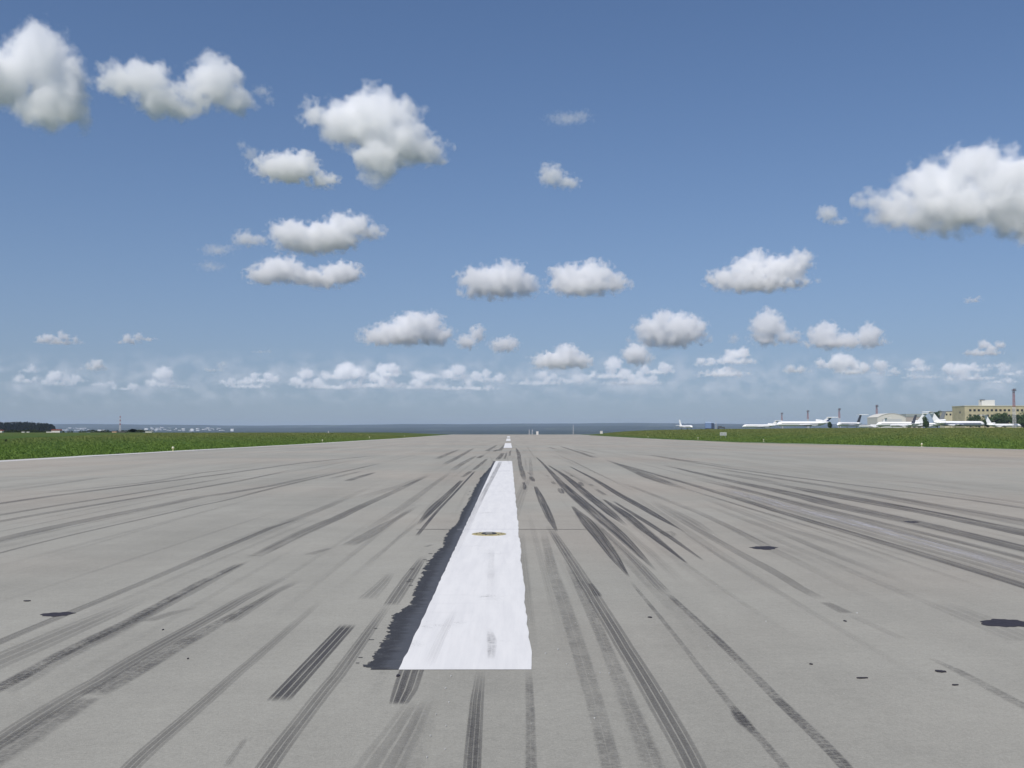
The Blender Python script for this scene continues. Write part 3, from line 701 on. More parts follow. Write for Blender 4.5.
# low hedge line under the far wood and along the airfield's end
L = []
for i in range(70):
    px = rs.choice([rs.uniform(-10, 60), rs.uniform(96, 150), rs.uniform(60, 112)], p=[.7, .22, .08]); Y = 560 + rs.uniform(-30, 60); x = xof(px, Y); z = gz1(x, Y)
    h = rs.uniform(.6, 1.3) + .5
    L.append((x, Y, z + h * .5, rs.uniform(1.5, 3.4), 1.6, h * .5))
tag(link('undergrowth', crown_mesh('undergrowth', L, .28, 130, 8), m_leaf('scrub_leaves', (.035, .048, .022))), 'low scrub along the far rim of the left field', 'undergrowth', kind='stuff')

# ------------------------------------------------------------------ airliners
M_white = mat('white_aircraft_paint', (.86, .86, .85), .35, var=.02); M_belly = mat('grey_belly', (.42, .43, .46), .4, .2, var=.1)
M_navy = mat('navy_paint', (.035, .055, .16), .4, var=.2); M_blue = mat('blue_paint', (.10, .22, .52), .4, var=.1); M_red = mat('red_paint', (.42, .06, .05), .45, var=.15)
M_grey = mat('grey_fin_paint', (.19, .20, .215), .5, var=.12); M_dk = mat('dark_fin_paint', (.07, .075, .10), .5, var=.2)
M_win = mat('dark_glass', (.02, .025, .03), .15, var=.1); M_tyre = mat('aircraft_tyre', (.02, .02, .02), .85); M_met = mat('bare_metal', (.45, .45, .46), .35, .8)
def airliner(nose, tail, Y, top, label, length, yaw=None, fin=None, ttail=True, stripe=None, belly=None, nose_m=None, eng3=True, finblock=None, scale_h=1.0, group='airliners parked on the apron'):
    """local x runs from tail (-) to nose (+)"""
    cx = xof((nose + tail) / 2, Y); z = gz1(cx, Y); s = 1 if nose > tail else -1
    rz = (0 if s > 0 else math.pi) if yaw is None else yaw
    a0 = empty('airliner', (cx, Y, z), rz, label=label, cat='airliner', group=group)
    Lh = length / 2; r = length * .046; zc_ = r * 2.25
    Ht = (EYE + (HY - top) / F * Y - z)            # fin top above the ground
    bm = bmesh.new()
    prof = [(1.0, -.45, .02), (.985, -.38, .22), (.96, -.28, .45), (.92, -.14, .70), (.87, -.04, .90), (.80, 0, 1), (.3, 0, 1), (-.3, 0, 1), (-.55, .03, .98), (-.70, .16, .84), (-.85, .40, .58), (-.95, .62, .34), (-1.0, .72, .14)]
    rings(bm, [(Lh * q, 0, zc_ + r * dz, r * w_, r * w_) for q, dz, w_ in prof], 20)
    obj('fuselage', bm, M_white, a0, True)
    if belly:
        bm = bmesh.new(); rings(bm, [(Lh * q, 0, zc_ - r * .30 + r * max(dz, 0), r * w_ * .9, r * w_ * .78) for q, dz, w_ in prof[3:10]], 20); obj('belly_fairing', bm, belly, a0, True)
    for sd_ in (-1, 1):
        bm = bmesh.new(); box(bm, -.62 * Lh, .80 * Lh, sd_ * r * .985 - .05, sd_ * r * .985 + .05, zc_ + r * .12, zc_ + r * .28); obj('window_row', bm, M_win, a0)
        if stripe:
            bm = bmesh.new(); box(bm, -.60 * Lh, .82 * Lh, sd_ * r * .97 - .06, sd_ * r * .97 + .06, zc_ - r * .28, zc_ + r * .02); obj('cheatline', bm, stripe, a0)
    bm = bmesh.new(); rings(bm, [(Lh * .905, 0, zc_ + r * .30, r * .55, r * .30), (Lh * .93, 0, zc_ + r * .24, r * .48, r * .20), (Lh * .945, 0, zc_ + r * .1, r * .40, r * .14)], 14); obj('cockpit_window', bm, M_win, a0)
    if nose_m:
        bm = bmesh.new(); rings(bm, [(Lh * q + .04, 0, zc_ + r * dz, r * w_ * 1.02, r * w_ * 1.02) for q, dz, w_ in prof[:4]], 20); obj('radome', bm, nose_m, a0, True)
    for sd_ in (-1, 1):   # swept wings
        bm = bmesh.new(); sp = Lh * .78
        slab(bm, [(Lh * .16, sd_ * r * .7, zc_ - r * .6), (-Lh * .22, sd_ * r * .7, zc_ - r * .6), (-Lh * .42, sd_ * sp, zc_ - r * .35), (-Lh * .33, sd_ * sp, zc_ - r * .35)], r * .22, (0, 0, 1)); obj('wing', bm, M_met if not belly else M_white, a0)
        bm = bmesh.new(); rings(bm, [(-Lh * .12, sd_ * Lh * .22, zc_ - r * .75, r * .16, r * .18), (-Lh * .2, sd_ * Lh * .22, zc_ - r * .75, r * .3, r * .33), (-Lh * .40, sd_ * Lh * .22, zc_ - r * .65, r * .3, r * .3), (-Lh * .52, sd_ * Lh * .22, zc_ - r * .6, r * .08, r * .08)], 10); obj('gear_fairing', bm, M_white, a0, True)
        bm = bmesh.new(); tube(bm, (-Lh * .24, sd_ * Lh * .22, r * .5), (-Lh * .24, sd_ * Lh * .22, zc_ - r * .8), .14)
        for k in (-1, 0, 1): tube(bm, (-Lh * .24 + k * r * .55, sd_ * Lh * .22 - .3, r * .25), (-Lh * .24 + k * r * .55, sd_ * Lh * .22 + .3, r * .25), r * .25, n=12)
        obj('main_gear', bm, M_tyre, a0)
        bm = bmesh.new(); e = [(-Lh * .56, .62), (-Lh * .60, .92), (-Lh * .70, .95), (-Lh * .84, .62)]
        rings(bm, [(x_, sd_ * r * 1.35, zc_ + r * .35, r * .42 * q, r * .42 * q) for x_, q in e], 14); obj('engine', bm, M_white, a0, True)
        bm = bmesh.new(); slab(bm, [(-Lh * .62, sd_ * r * .5, zc_ + r * .35), (-Lh * .78, sd_ * r * .5, zc_ + r * .35), (-Lh * .78, sd_ * r * 1.3, zc_ + r * .35), (-Lh * .62, sd_ * r * 1.3, zc_ + r * .35)], r * .12, (0, 0, 1)); obj('engine_pylon', bm, M_white, a0)
    bm = bmesh.new(); tube(bm, (Lh * .80, 0, r * .3), (Lh * .80, 0, zc_ - r * .8), .12); tube(bm, (Lh * .80, -.35, r * .22), (Lh * .80, .35, r * .22), r * .22, n=12); obj('nose_gear', bm, M_tyre, a0)
    if eng3:
        bm = bmesh.new(); rings(bm, [(-Lh * .50, 0, zc_ + r * 1.42, r * .34, r * .30), (-Lh * .53, 0, zc_ + r * 1.42, r * .42, r * .40), (-Lh * .72, 0, zc_ + r * 1.25, r * .40, r * .42), (-Lh * .9, 0, zc_ + r * .7, r * .3, r * .3)], 14); obj('intake', bm, M_white, a0, True)
        bm = bmesh.new(); tube(bm, (-Lh * .497, 0, zc_ + r * 1.42), (-Lh * .50, 0, zc_ + r * 1.42), r * .25, n=14); obj('intake_mouth', bm, M_dk, a0)
    zb = zc_ + r * .55; fm = fin or M_white
    bm = bmesh.new(); slab(bm, [(-Lh * .66, 0, zb), (-Lh * .95, 0, zb + r * .1), (-Lh * 1.14, 0, Ht), (-Lh * .99, 0, Ht)], r * .20, (0, 1, 0)); obj('tail_fin', bm, fm, a0)
    if finblock:
        bm = bmesh.new(); f1 = lambda q: zb + (Ht - zb) * q
        slab(bm, [(-Lh * .84, 0, f1(.04)), (-Lh * .95, 0, f1(.04)), (-Lh * 1.10, 0, f1(.80)), (-Lh * 1.03, 0, f1(.80))], r * .26, (0, 1, 0)); obj('fin_emblem', bm, finblock, a0)
    zt_ = Ht - .1 if ttail else zb + r * .5; xt = -Lh * 1.0 if ttail else -Lh * .82
    for sd_ in (-1, 1):
        bm = bmesh.new(); slab(bm, [(xt + Lh * .08, sd_ * .12, zt_), (xt - Lh * .16, sd_ * .12, zt_), (xt - Lh * .28, sd_ * Lh * .28, zt_), (xt - Lh * .20, sd_ * Lh * .28, zt_)], r * .26, (0, 0, 1)); obj('tailplane', bm, M_white, a0)
    return a0
airliner(743.5, 775, 1000, 420.6, 'all white airliner, its nose at the left end of the row of planes', 34, eng3=True)
airliner(779, 826, 890, 417.2, 'white airliner with a navy patch on its tail fin, beside the small round tree', 47, finblock=M_navy, belly=None)
airliner(834, 864, 740, 414.3, 'white airliner with a dark fin under a wide white tailplane, left of the hangar', 34, yaw=math.pi + .75, fin=M_dk, eng3=False)
airliner(864, 880, 980, 418, 'small white airliner seen between the dark fin and the cream hangar', 30, yaw=math.pi - .95, eng3=True)
airliner(879, 921, 800, 413.2, 'long white airliner parked in front of the cream hangar', 38.5, eng3=True, scale_h=1)
airliner(909, 896, 700, 415.2, 'small white airliner with a plain dark fin and no high tailplane', 24, yaw=math.pi * .62, fin=M_dk, ttail=False, eng3=False)
airliner(914, 931, 960, 411.8, 'airliner turned away with a broad grey fin above the round tree', 40, yaw=math.pi * .75, fin=M_grey, ttail=False, eng3=False)
airliner(984, 934, 800, 411.6, 'white airliner with navy cheatline and grey nose in front of the yellow building', 42, fin=M_white, stripe=M_navy, nose_m=M_grey, belly=M_belly, finblock=None)
airliner(1021, 987, 850, 415, 'rightmost white airliner, nose pointing right under the tallest mast', 29.5, eng3=True, finblock=None)
airliner(690, 682, 800, 419.6, 'lone small white airliner with an upright fin, apart from the others near the runway end', 23, yaw=-1.30, ttail=False, eng3=False)
bm = bmesh.new()
# ------------------------------------------------------------------ vehicles and stands near the blue truck
x = xof(709.5, 950); Y = 950; z = gz1(x, Y)
M_tb = mat('truck_blue', (.17, .24, .40), .4); M_tl = mat('truck_pale_blue', (.42, .52, .70), .4); M_td = mat('truck_dark', (.05, .07, .12), .5)
tr = empty('service_truck', (x, Y, z), 0, label='blue airfield truck with a pale blue top edge left of the row of white airliners', cat='truck')
bm = bmesh.new(); box(bm, -4.3, 1.6, -1.3, 1.3, 1.3, 7.2); bmesh.ops.bevel(bm, geom=bm.edges[:], offset=.12, segments=2, affect='EDGES'); obj('box_body', bm, M_tb, tr)
bm = bmesh.new(); box(bm, -4.35, 1.7, -1.4, 1.4, 6.3, 7.5); obj('roof_edge', bm, M_tl, tr)
bm = bmesh.new(); box(bm, 1.75, 4.2, -1.25, 1.25, 1.0, 6.2); bmesh.ops.bevel(bm, geom=bm.edges[:], offset=.25, segments=2, affect='EDGES'); cb = obj('cab', bm, M_td, tr)
bm = bmesh.new(); box(bm, 4.15, 4.26, -1.05, 1.05, 3.6, 5.4); obj('windscreen', bm, M_win, cb)
bm = bmesh.new(); box(bm, -4.4, 4.3, -1.1, 1.1, .75, 1.25); obj('chassis', bm, M_td, tr)
for xx in (-2.9, -1.7, 3.0):
    for sd_ in (-1, 1):
        bm = bmesh.new(); tube(bm, (xx, sd_ * 1.0, .55), (xx, sd_ * 1.35, .55), .55, n=16); obj('wheel', bm, M_tyre, tr)
x = xof(721.5, 940); z = gz1(x, 940)
tg = empty('baggage_trailer', (x, 940, z), 0, label='low dark trailer parked right of the blue airfield truck', cat='trailer')
bm = bmesh.new(); box(bm, -3.6, 3.6, -1.1, 1.1, 1.0, 1.4); obj('deck', bm, M_td, tg)
bm = bmesh.new(); box(bm, -3.2, .2, -.9, .9, 1.4, 3.4); box(bm, .5, 3.0, -.9, .9, 1.4, 2.6); obj('load', bm, mat('tarpaulin', (.07, .08, .09), .8), tg)
for xx in (-2.6, 2.6):
    for sd_ in (-1, 1):
        bm = bmesh.new(); tube(bm, (xx, sd_ * .9, .5), (xx, sd_ * 1.2, .5), .5, n=14); obj('wheel', bm, M_tyre, tg)

# white board in the grass
x = xof(723.2, 205); Y = 205; z = gz1(x, Y)
M_sg = mat('sign_white', (.40, .42, .39), .5, var=.05)
zb = EYE + (HY - 435.6) / F * Y; ztp = EYE + (HY - 432.3) / F * Y
sg = empty('taxiway_sign', (x, Y, z), 0, label='small white board on short legs standing in the right grass', cat='sign')
bm = bmesh.new(); box(bm, -.68, .68, -.08, .08, zb - z, ztp - z); bmesh.ops.bevel(bm, geom=bm.edges[:], offset=.02, segments=1, affect='EDGES'); obj('board', bm, M_sg, sg)
bm = bmesh.new(); box(bm, -.55, -.12, -.087, -.081, zb - z + .2, ztp - z - .2); box(bm, .08, .5, -.087, -.081, zb - z + .2, ztp - z - .26); obj('board_marking', bm, mat('sign_grey', (.33, .34, .33), .6), sg)
for s in (-1, 1):
    bm = bmesh.new(); tube(bm, (s * .5, 0, -.1), (s * .5, 0, zb - z + .02), .03); obj('leg', bm, M_met, sg)

# ------------------------------------------------------------------ runway edge lights
M_ly = mat('lamp_body', (.60, .55, .30), .4); M_lg = mat('lamp_glass', (.55, .55, .42), .15); M_base = mat('lamp_base', (.35, .35, .33), .6)
def edge_light(px, py_base, py_top, label, side):
    y = gp(px, py_base).y; x = xof(px, y); z = gz1(x, y)
    h = min(max((py_base - py_top) / F * y, .3), .42)
    e = empty('runway_edge_light', (x, y, z - .02), label=label, cat='runway light', group='lights along the runway edge')
    bm = bmesh.new(); tube(bm, (0, 0, 0), (0, 0, .05), .16, .15, 16); obj('base', bm, M_base, e)
    bm = bmesh.new(); tube(bm, (0, 0, .05), (0, 0, h * .6), .035, .035, 10); obj('stem', bm, M_ly, e)
    bm = bmesh.new(); tube(bm, (0, 0, h * .6), (0, 0, h * .75), .10, .11, 14); obj('lamp_body', bm, M_ly, e)
    bm = bmesh.new(); tube(bm, (0, 0, h * .75), (0, 0, h), .10, .05, 14); obj('lens', bm, M_lg, e)
EL = [(173.3, 451.5, 444.5, 'nearest edge light on the left, a pale lamp in the grass beyond the white line'), (322.5, 442.2, 438.5, 'second edge light on the left, further up the white line'), (369.5, 438.6, 435.5, 'third edge light along the left edge of the runway'), (404.5, 437, 434.2, 'farthest visible edge light on the left, small pale dot near the runway end'),
      (921.5, 447, 442, 'nearest edge light on the right, pale lamp at the rim of the grass'), (763.5, 442.3, 438.9, 'second edge light on the right, at the foot of the grass bank'), (698, 440, 437, 'third edge light on the right, left of the white board'), (648, 438.2, 435.6, 'farthest visible edge light on the right side')]
for a in EL: edge_light(*a, side=0)

# ------------------------------------------------------------------ lattice lighting masts
M_mr = mat('mast_red', (.34, .10, .09), .5); M_mw = mat('mast_white', (.62, .60, .60), .5); M_md = mat('mast_head', (.08, .08, .10), .5)
def mast(px, top, Y, label, red_from, thick=1.0, head=True, name='floodlight_mast', group='floodlight masts behind the apron', wpx=None, Hd=None):
    x = xof(px, Y); z = gz1(x, Y); h = EYE + (HY - top) / F * Y - z
    e = empty(name, (x, Y, z), label=label, cat='mast', group=group)
    nseg = 9; hw0 = 1.5 * thick; hw1 = .75 * thick; k = .13 * thick
    S = []; last = None
    for i in range(nseg):
        a, b_ = i / nseg, (i + 1) / nseg; wa, wb = hw0 + (hw1 - hw0) * a, hw0 + (hw1 - hw0) * b_
        isred = a >= red_from[0] and (b_ <= red_from[1]) and (i % red_from[2] == 0)
        if isred != last: S.append((isred, bmesh.new())); last = isred
        bm = S[-1][1]; za, zb_ = h * a, h * b_
        cs = ((-1, -1), (1, -1), (1, 1), (-1, 1))
        for j in range(4):
            p0, p1 = cs[j], cs[(j + 1) % 4]
            tube(bm, (p0[0] * wa, p0[1] * wa, za), (p0[0] * wb, p0[1] * wb, zb_), k, k, 4)
            tube(bm, (p0[0] * wa, p0[1] * wa, za), (p1[0] * wb, p1[1] * wb, zb_), k * .7, k * .7, 4)
            tube(bm, (p1[0] * wa, p1[1] * wa, za), (p0[0] * wb, p0[1] * wb, zb_), k * .7, k * .7, 4)
            tube(bm, (p0[0] * wb, p0[1] * wb, zb_), (p1[0] * wb, p1[1] * wb, zb_), k * .7, k * .7, 4)
    for isred, bm in S: obj('red_section' if isred else 'white_section', bm, M_mr if isred else M_mw, e)
    if head:
        bm = bmesh.new(); q = 2.0 * thick
        box(bm, -q, q, -q, q, h - 1.1 * thick, h - .9 * thick)
        for s in (-1, 1): tube(bm, (-q, s * q, h), (q, s * q, h), .08, n=4); tube(bm, (s * q, -q, h), (s * q, q, h), .08, n=4)
        for ix in range(4):
            for zz in (-1.8, -.1): box(bm, -q + ix * q / 2 + .1, -q + ix * q / 2 + q * .42, -q - .5, -q, h + zz * thick, h + (zz + 1.0) * thick)
        obj('lamp_platform', bm, M_md, e)
    return e
mast(1014.5, 389.5, 830, 'tallest red and white floodlight mast, in front of the yellow building', (.45, 1, 1), .72)
mast(877, 405.5, 1370, 'red topped floodlight mast just left of the cream hangar', (.5, 1, 1), .95)
mast(839.5, 409, 1570, 'red topped floodlight mast left of the dark-finned airliner', (.5, 1, 1), 1.0)
mast(808, 411, 1730, 'red topped floodlight mast above the blue-finned airliner', (.5, 1, 1), 1.05)
mast(782, 413.2, 1900, 'faint floodlight mast farthest along the row, right of the white nose-left airliner', (.5, 1, 1), 1.05)
mast(120, 416, 470, 'slim red and white radio mast on the left field', (.3, 1, 2), .22, head=False, name='radio_mast', group='thin masts')
mast(716, 421, 980, 'thin dark pole between the blue truck and the dark trailer', (2, 3, 1), .25, head=False, name='radio_mast', group='thin masts')
mast(573.3, 425, 520, 'thin pale pole beyond the right edge near the runway end', (2, 3, 1), .16, head=False, name='radio_mast', group='thin masts')
mast(328.5, 431.2, 380, 'short pale post in the left grass behind the second edge light', (2, 3, 1), .14, head=False, name='radio_mast', group='thin masts')

# ------------------------------------------------------------------ buildings on the right
M_yw = mat('yellow_render', (.46, .41, .26), .85, var=.08, scale=.2); M_ys = mat('pale_yellow_render', (.55, .51, .36), .85, var=.06, scale=.2); M_rf = mat('flat_roof', (.22, .21, .20), .9); M_pw = mat('penthouse_white', (.66, .66, .63), .7)
Yb = 1000; x0 = xof(965, Yb); x1 = xof(1066, Yb); zb = gz1((x0 + x1) / 2, Yb) - .5; hb = EYE + (HY - 406.3) / F * Yb - zb
bd = empty('office_building', (x0, Yb, zb), label='long flat-roofed yellow building with a row of dark windows, behind the parked airliners', cat='building')
bm = bmesh.new(); box(bm, 0, x1 - x0, 0, 28, 0, hb); obj('wall', bm, M_yw, bd)
bm = bmesh.new(); box(bm, -.25, x1 - x0 + .25, -.35, 28.3, hb + .003, hb + .75); rf = obj('roof', bm, M_ys, bd)
bm = bmesh.new(); xa = xof(981, Yb + 12) - x0; xb = xof(994, Yb + 12) - x0; box(bm, xa, xb, 9, 16, hb + .75, hb + 6.6); ph_ = obj('penthouse', bm, M_pw, rf)
bm = bmesh.new(); box(bm, xa - .8, xa + 3.2, 8.6, 12, hb + 6.6, hb + 7.1); obj('penthouse_hood', bm, M_md, rf)
nwin = 22; sp_ = (x1 - x0 - 6) / nwin
for fl in range(5):
    for i in range(nwin):
        xc = 3.5 + sp_ * (i + .5); zt0 = hb - 2.9 - fl * 5.3
        if fl >= 3 and i % 2: continue
        bm = bmesh.new(); box(bm, xc - 1.15, xc + 1.15, -.06, .1, zt0 - 2.2, zt0); obj('window', bm, M_win, bd)
for i in range(1):
    bm = bmesh.new(); box(bm, -.06, .1, 9, 11.5, hb - 7, hb - 4.8); obj('window', bm, M_win, bd)
# low annexe
Ya = 1040; xa0 = xof(945, Ya); xa1 = xof(952.8, Ya); za = gz1(xa0, Ya) - .5; ha = EYE + (HY - 411.6) / F * Ya - za
an = empty('annexe_building', (xa0, Ya, za), label='low cream annexe between the trees and the end wall of the yellow building', cat='building')
bm = bmesh.new(); box(bm, 0, xa1 - xa0, 0, 12, 0, ha); obj('wall', bm, M_ys, an)
bm = bmesh.new(); box(bm, -.3, xa1 - xa0 + .2, -.3, 12.3, ha + .003, ha + .5); obj('roof', bm, M_rf, an)
for i in range(2):
    bm = bmesh.new(); xc = 2 + i * 4; box(bm, xc - .9, xc + .9, -.05, .1, ha - 4, ha - 2); obj('window', bm, M_win, an)
# cream hangar, arched
M_hg = mat('hangar_cream', (.62, .60, .54), .7, var=.05); M_hr = mat('hangar_roof', (.30, .33, .31), .6, var=.1)
Yh = 1100; xa = xof(877.5, Yh); xb = xof(906, Yh); zh_ = gz1(xa, Yh); top = EYE + (HY - 413.6) / F * Yh - zh_; ev = EYE + (HY - 417.6) / F * Yh - zh_
hg = empty('hangar', ((xa + xb) / 2, Yh, zh_), label='cream hangar with a low arched roof behind the long white airliner', cat='hangar')
wv = (xb - xa) / 2; N = 20
arc = [(-wv + 2 * wv * i / N, ev + (top - ev) * (1 - (2 * i / N - 1) ** 2)) for i in range(N + 1)]
bm = bmesh.new(); slab(bm, [(-wv, 0, 0)] + [(a, 0, b_) for a, b_ in arc] + [(wv, 0, 0)], .5, (0, 1, 0)); obj('front_wall', bm, M_hg, hg)
bm = bmesh.new(); slab(bm, [(-wv, 30.5, 0)] + [(a, 30.5, b_) for a, b_ in arc] + [(wv, 30.5, 0)], .5, (0, 1, 0)); box(bm, -wv, -wv + .3, .3, 30.2, 0, ev); box(bm, wv - .3, wv, .3, 30.2, 0, ev); obj('rear_and_side_walls', bm, M_hg, hg)
bm = bmesh.new(); pv = None
for a, b_ in arc:
    q = [bm.verts.new(c_) for c_ in ((a * 1.01, -.6, b_ + .05), (a * 1.01, 31.1, b_ + .05), (a * 1.01, 31.1, b_ + .45), (a * 1.01, -.6, b_ + .45))]
    if pv:
        for i in range(4): bm.faces.new((pv[i], q[i], q[(i + 1) % 4], pv[(i + 1) % 4]))
    else: bm.faces.new(q)
    pv = q
bm.faces.new(pv[::-1]); obj('roof', bm, M_hg, hg)
bm = bmesh.new(); box(bm, -wv * .7, wv * .7, -.35, -.253, .2, ev - 1.5); obj('hangar_door', bm, mat('hangar_door_paint', (.50, .51, .50), .6), hg)
xa = xof(906.3, 1120); xb = xof(923, 1120); z1 = gz1(xa, 1120); t1 = EYE + (HY - 413.9) / F * 1120 - z1
hg2 = empty('workshop_building', (xa, 1120, z1), label='long low grey-green workshop joined to the right side of the cream hangar', cat='building')
bm = bmesh.new(); box(bm, 0, xb - xa, 0, 20, 0, t1 - 3.2); obj('wall', bm, mat('workshop_wall', (.40, .36, .32), .8), hg2)
bm = bmesh.new(); box(bm, -.2, xb - xa + .3, -.4, 20.4, t1 - 3.2, t1); obj('roof', bm, M_hr, hg2)
for i in range(3):
    bm = bmesh.new(); box(bm, 2 + 5.5 * i, 5.2 + 5.5 * i, -.08, .1, 2, 6); obj('window', bm, M_win, hg2)

# ------------------------------------------------------------------ small things on the left field
M_wall = mat('whitewash', (.60, .58, .54), .8); M_rr = mat('red_roof', (.24, .07, .05), .8); M_ow = mat('ochre_wall', (.45, .30, .20), .8); M_gr = mat('grey_roof', (.10, .10, .11), .8)
def hut(px0, px1, top, Y, label, wall, roof, pitch=.35, name='field_house', base_vis=None, grp='small buildings on the left field', door=True):
    x = xof((px0 + px1) / 2, Y); z = gz1(x, Y); h = EYE + (HY - top) / F * Y - z; wd_ = (px1 - px0) / F * Y
    e = empty(name, (x, Y, z), label=label, cat='building', group=grp)
    hw = wd_ / 2; hr = min(h * .35, wd_ * pitch)
    bm = bmesh.new(); box(bm, -hw, hw, -hw * .6, hw * .6, 0, h - hr); obj('wall', bm, wall, e)
    bm = bmesh.new(); slab(bm, [(-hw - .2, 0, h - hr + .01), (hw + .2, 0, h - hr + .01), (hw * .82, 0, h), (-hw * .82, 0, h)], hw * 1.35, (0, 1, 0)); obj('roof', bm, roof, e)
    for s in ((-.5, .5) if 'cabin' not in label else ()):
        bm = bmesh.new(); box(bm, s * hw - .6, s * hw + .6, -hw * .6 - .05, -hw * .6 + .05, h - hr - 2.4, h - hr - .9); obj('window', bm, M_win, e)
    return e
hut(52.5, 61, 429.3, 440, 'white hut with a dull red roof at the right end of the dark wood', M_wall, M_rr)
hut(47, 52.3, 431.0, 445, 'smaller whitewashed shed left of the red-roofed hut', M_wall, M_gr)
hut(-3, 3, 429.8, 450, 'pale hut cut by the left edge of the view below the wood', M_wall, M_rr)
hut(22, 25, 431.2, 450, 'tiny pale block below the dark wood, the left one of a pair', M_wall, M_gr)
hut(27, 29.5, 431.3, 450, 'tiny pale block below the dark wood, the right one of a pair', M_wall, M_gr)
hut(112.5, 117, 430.7, 440, 'ochre and white hut at the foot of the radio mast', M_ow, M_gr)
hut(118, 126, 431.3, 450, 'low dark shed right of the radio mast foot', M_gr, M_gr, .15)
hut(146, 152.5, 431, 455, 'low pale green roofed shed right of the round tree', M_wall, mat('pale_roof', (.42, .45, .40), .7), .3)
hut(600, 602.6, 430.9, 470, 'small white equipment cabin beyond the right edge near the runway end', M_wall, M_wall, .1, grp='equipment cabins beyond the runway end')
hut(536.2, 538.4, 431.2, 470, 'small white equipment cabin beyond the runway end, right of the two pale masts', M_wall, M_wall, .1, grp='equipment cabins beyond the runway end')
for i, px in enumerate((529.3, 532.3)):
    mast(px, 429.6, 560, ('left', 'right')[i] + ' one of two short pale masts straight beyond the runway end', (2, 3, 1), .22, head=False, name='antenna_mast', group='short masts beyond the runway end')
# dark bush in the near left grass
x = xof(6.2, 150); z = gz1(x, 150)
bs = empty('shrub', (x, 150, z), label='small dark weed clump standing alone in the left grass', cat='shrub')
link('foliage', crown_mesh('foliage', [(0, 0, .18, .16, .16, .2)], .035, 260, 3), LEAFD, bs)

# the far town in the valley
random.seed(21)
M_tw = mat('town_white', (.78, .78, .76), .7, var=.05); M_tg = mat('town_grey', (.50, .50, .50), .7)
def town(px, py, wpx, hpx, Y, label, m, grp):
    py = py + hpx / 2
    for _ in range(60):                       # find where this line of sight meets the rising valley side
        Y = np.clip(Y, 8300, 12400); x = xof(px, Y); zl = EYE + (HY - py) / F * Y; zg = float(zh(np.array(x), np.array(Y))); Y += (zl - zg) * 25
    x = xof(px, Y); zg = float(zh(np.array(x), np.array(Y))); wd_ = wpx / F * Y; hh = hpx / F * Y
    e = empty('town_building', (x, Y, zg), label=label, cat='building', group=grp)
    bm = bmesh.new(); box(bm, -wd_ / 2, wd_ / 2, 0, 18, -3, hh - 1.5); obj('wall', bm, m, e)
    bm = bmesh.new(); box(bm, -wd_ / 2 - .4, wd_ / 2 + .4, -.4, 18.4, hh - 1.49, hh); obj('roof', bm, m, e)
TGp = 'buildings of the far town'
town(101.5, 430.5, 8, 1.6, 5200, 'long bright white roof of the far town, left of the radio mast', M_tw, TGp)
town(232, 430, 3, 2.6, 5200, 'lone bright white block at the right end of the far town', M_tw, TGp)
town(146, 429, 3.5, 1.8, 5400, 'bright white block of the far town above the pale green roofed shed', M_tw, TGp)
town(192, 430.2, 3.6, 2.2, 5200, 'wide bright white block in the middle of the far town', M_tw, TGp)
for i in range(80):
    px = random.choice((random.uniform(60, 92), random.uniform(134, 226), random.uniform(150, 215))); py = random.uniform(427.4, 431.0)
    town(px, py, random.uniform(.8, 3.2), random.uniform(.5, 1.1), random.uniform(4600, 6300), 'one of the many tiny pale buildings of the hazy far town', random.choice((M_tw, M_tg, M_tg)), 'tiny hazy buildings of the far town')

# ------------------------------------------------------------------ air
hz = bpy.data.materials.new('air'); hz.use_nodes = True; t = NT(hz.node_tree); hz.node_tree.nodes.clear()
out = t.n('ShaderNodeOutputMaterial'); pvn = t.n('ShaderNodeVolumePrincipled')
pvn.inputs['Color'].default_value = (.66, .79, 1.0, 1); pvn.inputs['Density'].default_value = 5.4e-5; pvn.inputs['Anisotropy'].default_value = 0.0
t.put(out.inputs['Volume'], pvn.outputs[0])
bm = bmesh.new(); box(bm, -20000, 20000, -400, 21500, -33, 125); hzo = obj('haze', bm, hz); tag(hzo, 'pale blue summer air over the airfield', 'haze', kind='stuff')

# ------------------------------------------------------------------ clouds
def volmat(nm, L, dens, edge, ns, namp, ref, flat=None, seed=0.0, detail=5):
    m = bpy.data.materials.new(nm); m.use_nodes = True; t = NT(m.node_tree); m.node_tree.nodes.clear()
    out = t.n('ShaderNodeOutputMaterial'); v = t.n('ShaderNodeVolumeScatter'); tc = t.n('ShaderNodeTexCoord'); P = tc.outputs['Object']
    prev = None
    for (x, y, z, rx, ry, rz) in L:
        d = t.v('SUBTRACT', P, (x, y, z)).outputs[0]; e = t.v('MULTIPLY', d, (1 / rx, 1 / ry, 1 / rz)).outputs[0]; l = t.v('LENGTH', e).outputs['Value']
        q = t.m('MULTIPLY', t.m('MULTIPLY_ADD', l, -1.0, 1.0), min(rx, ry) / ref)
        prev = q if prev is None else t.m('SMOOTH_MAX', prev, q, .2)
    Pn = t.v('ADD', P, (seed, seed * .7, 0)).outputs[0]
    nz = t.noise(Pn, ns, detail, .57)
    q = t.m('MULTIPLY_ADD', nz, namp, -.5 * namp); q = t.m('ADD', q, prev)
    q = t.m('MULTIPLY', q, 1 / edge, clamp=True)
    q = t.m('MULTIPLY', t.m('POWER', q, 1.2), dens)
    t.put(v.inputs['Density'], q); v.inputs['Color'].default_value = (1, 1, 1, 1); v.inputs['Anisotropy'].default_value = 0
    t.put(out.inputs['Volume'], v.outputs[0])
    return m
BASE = 1150.0
ncl = [0]
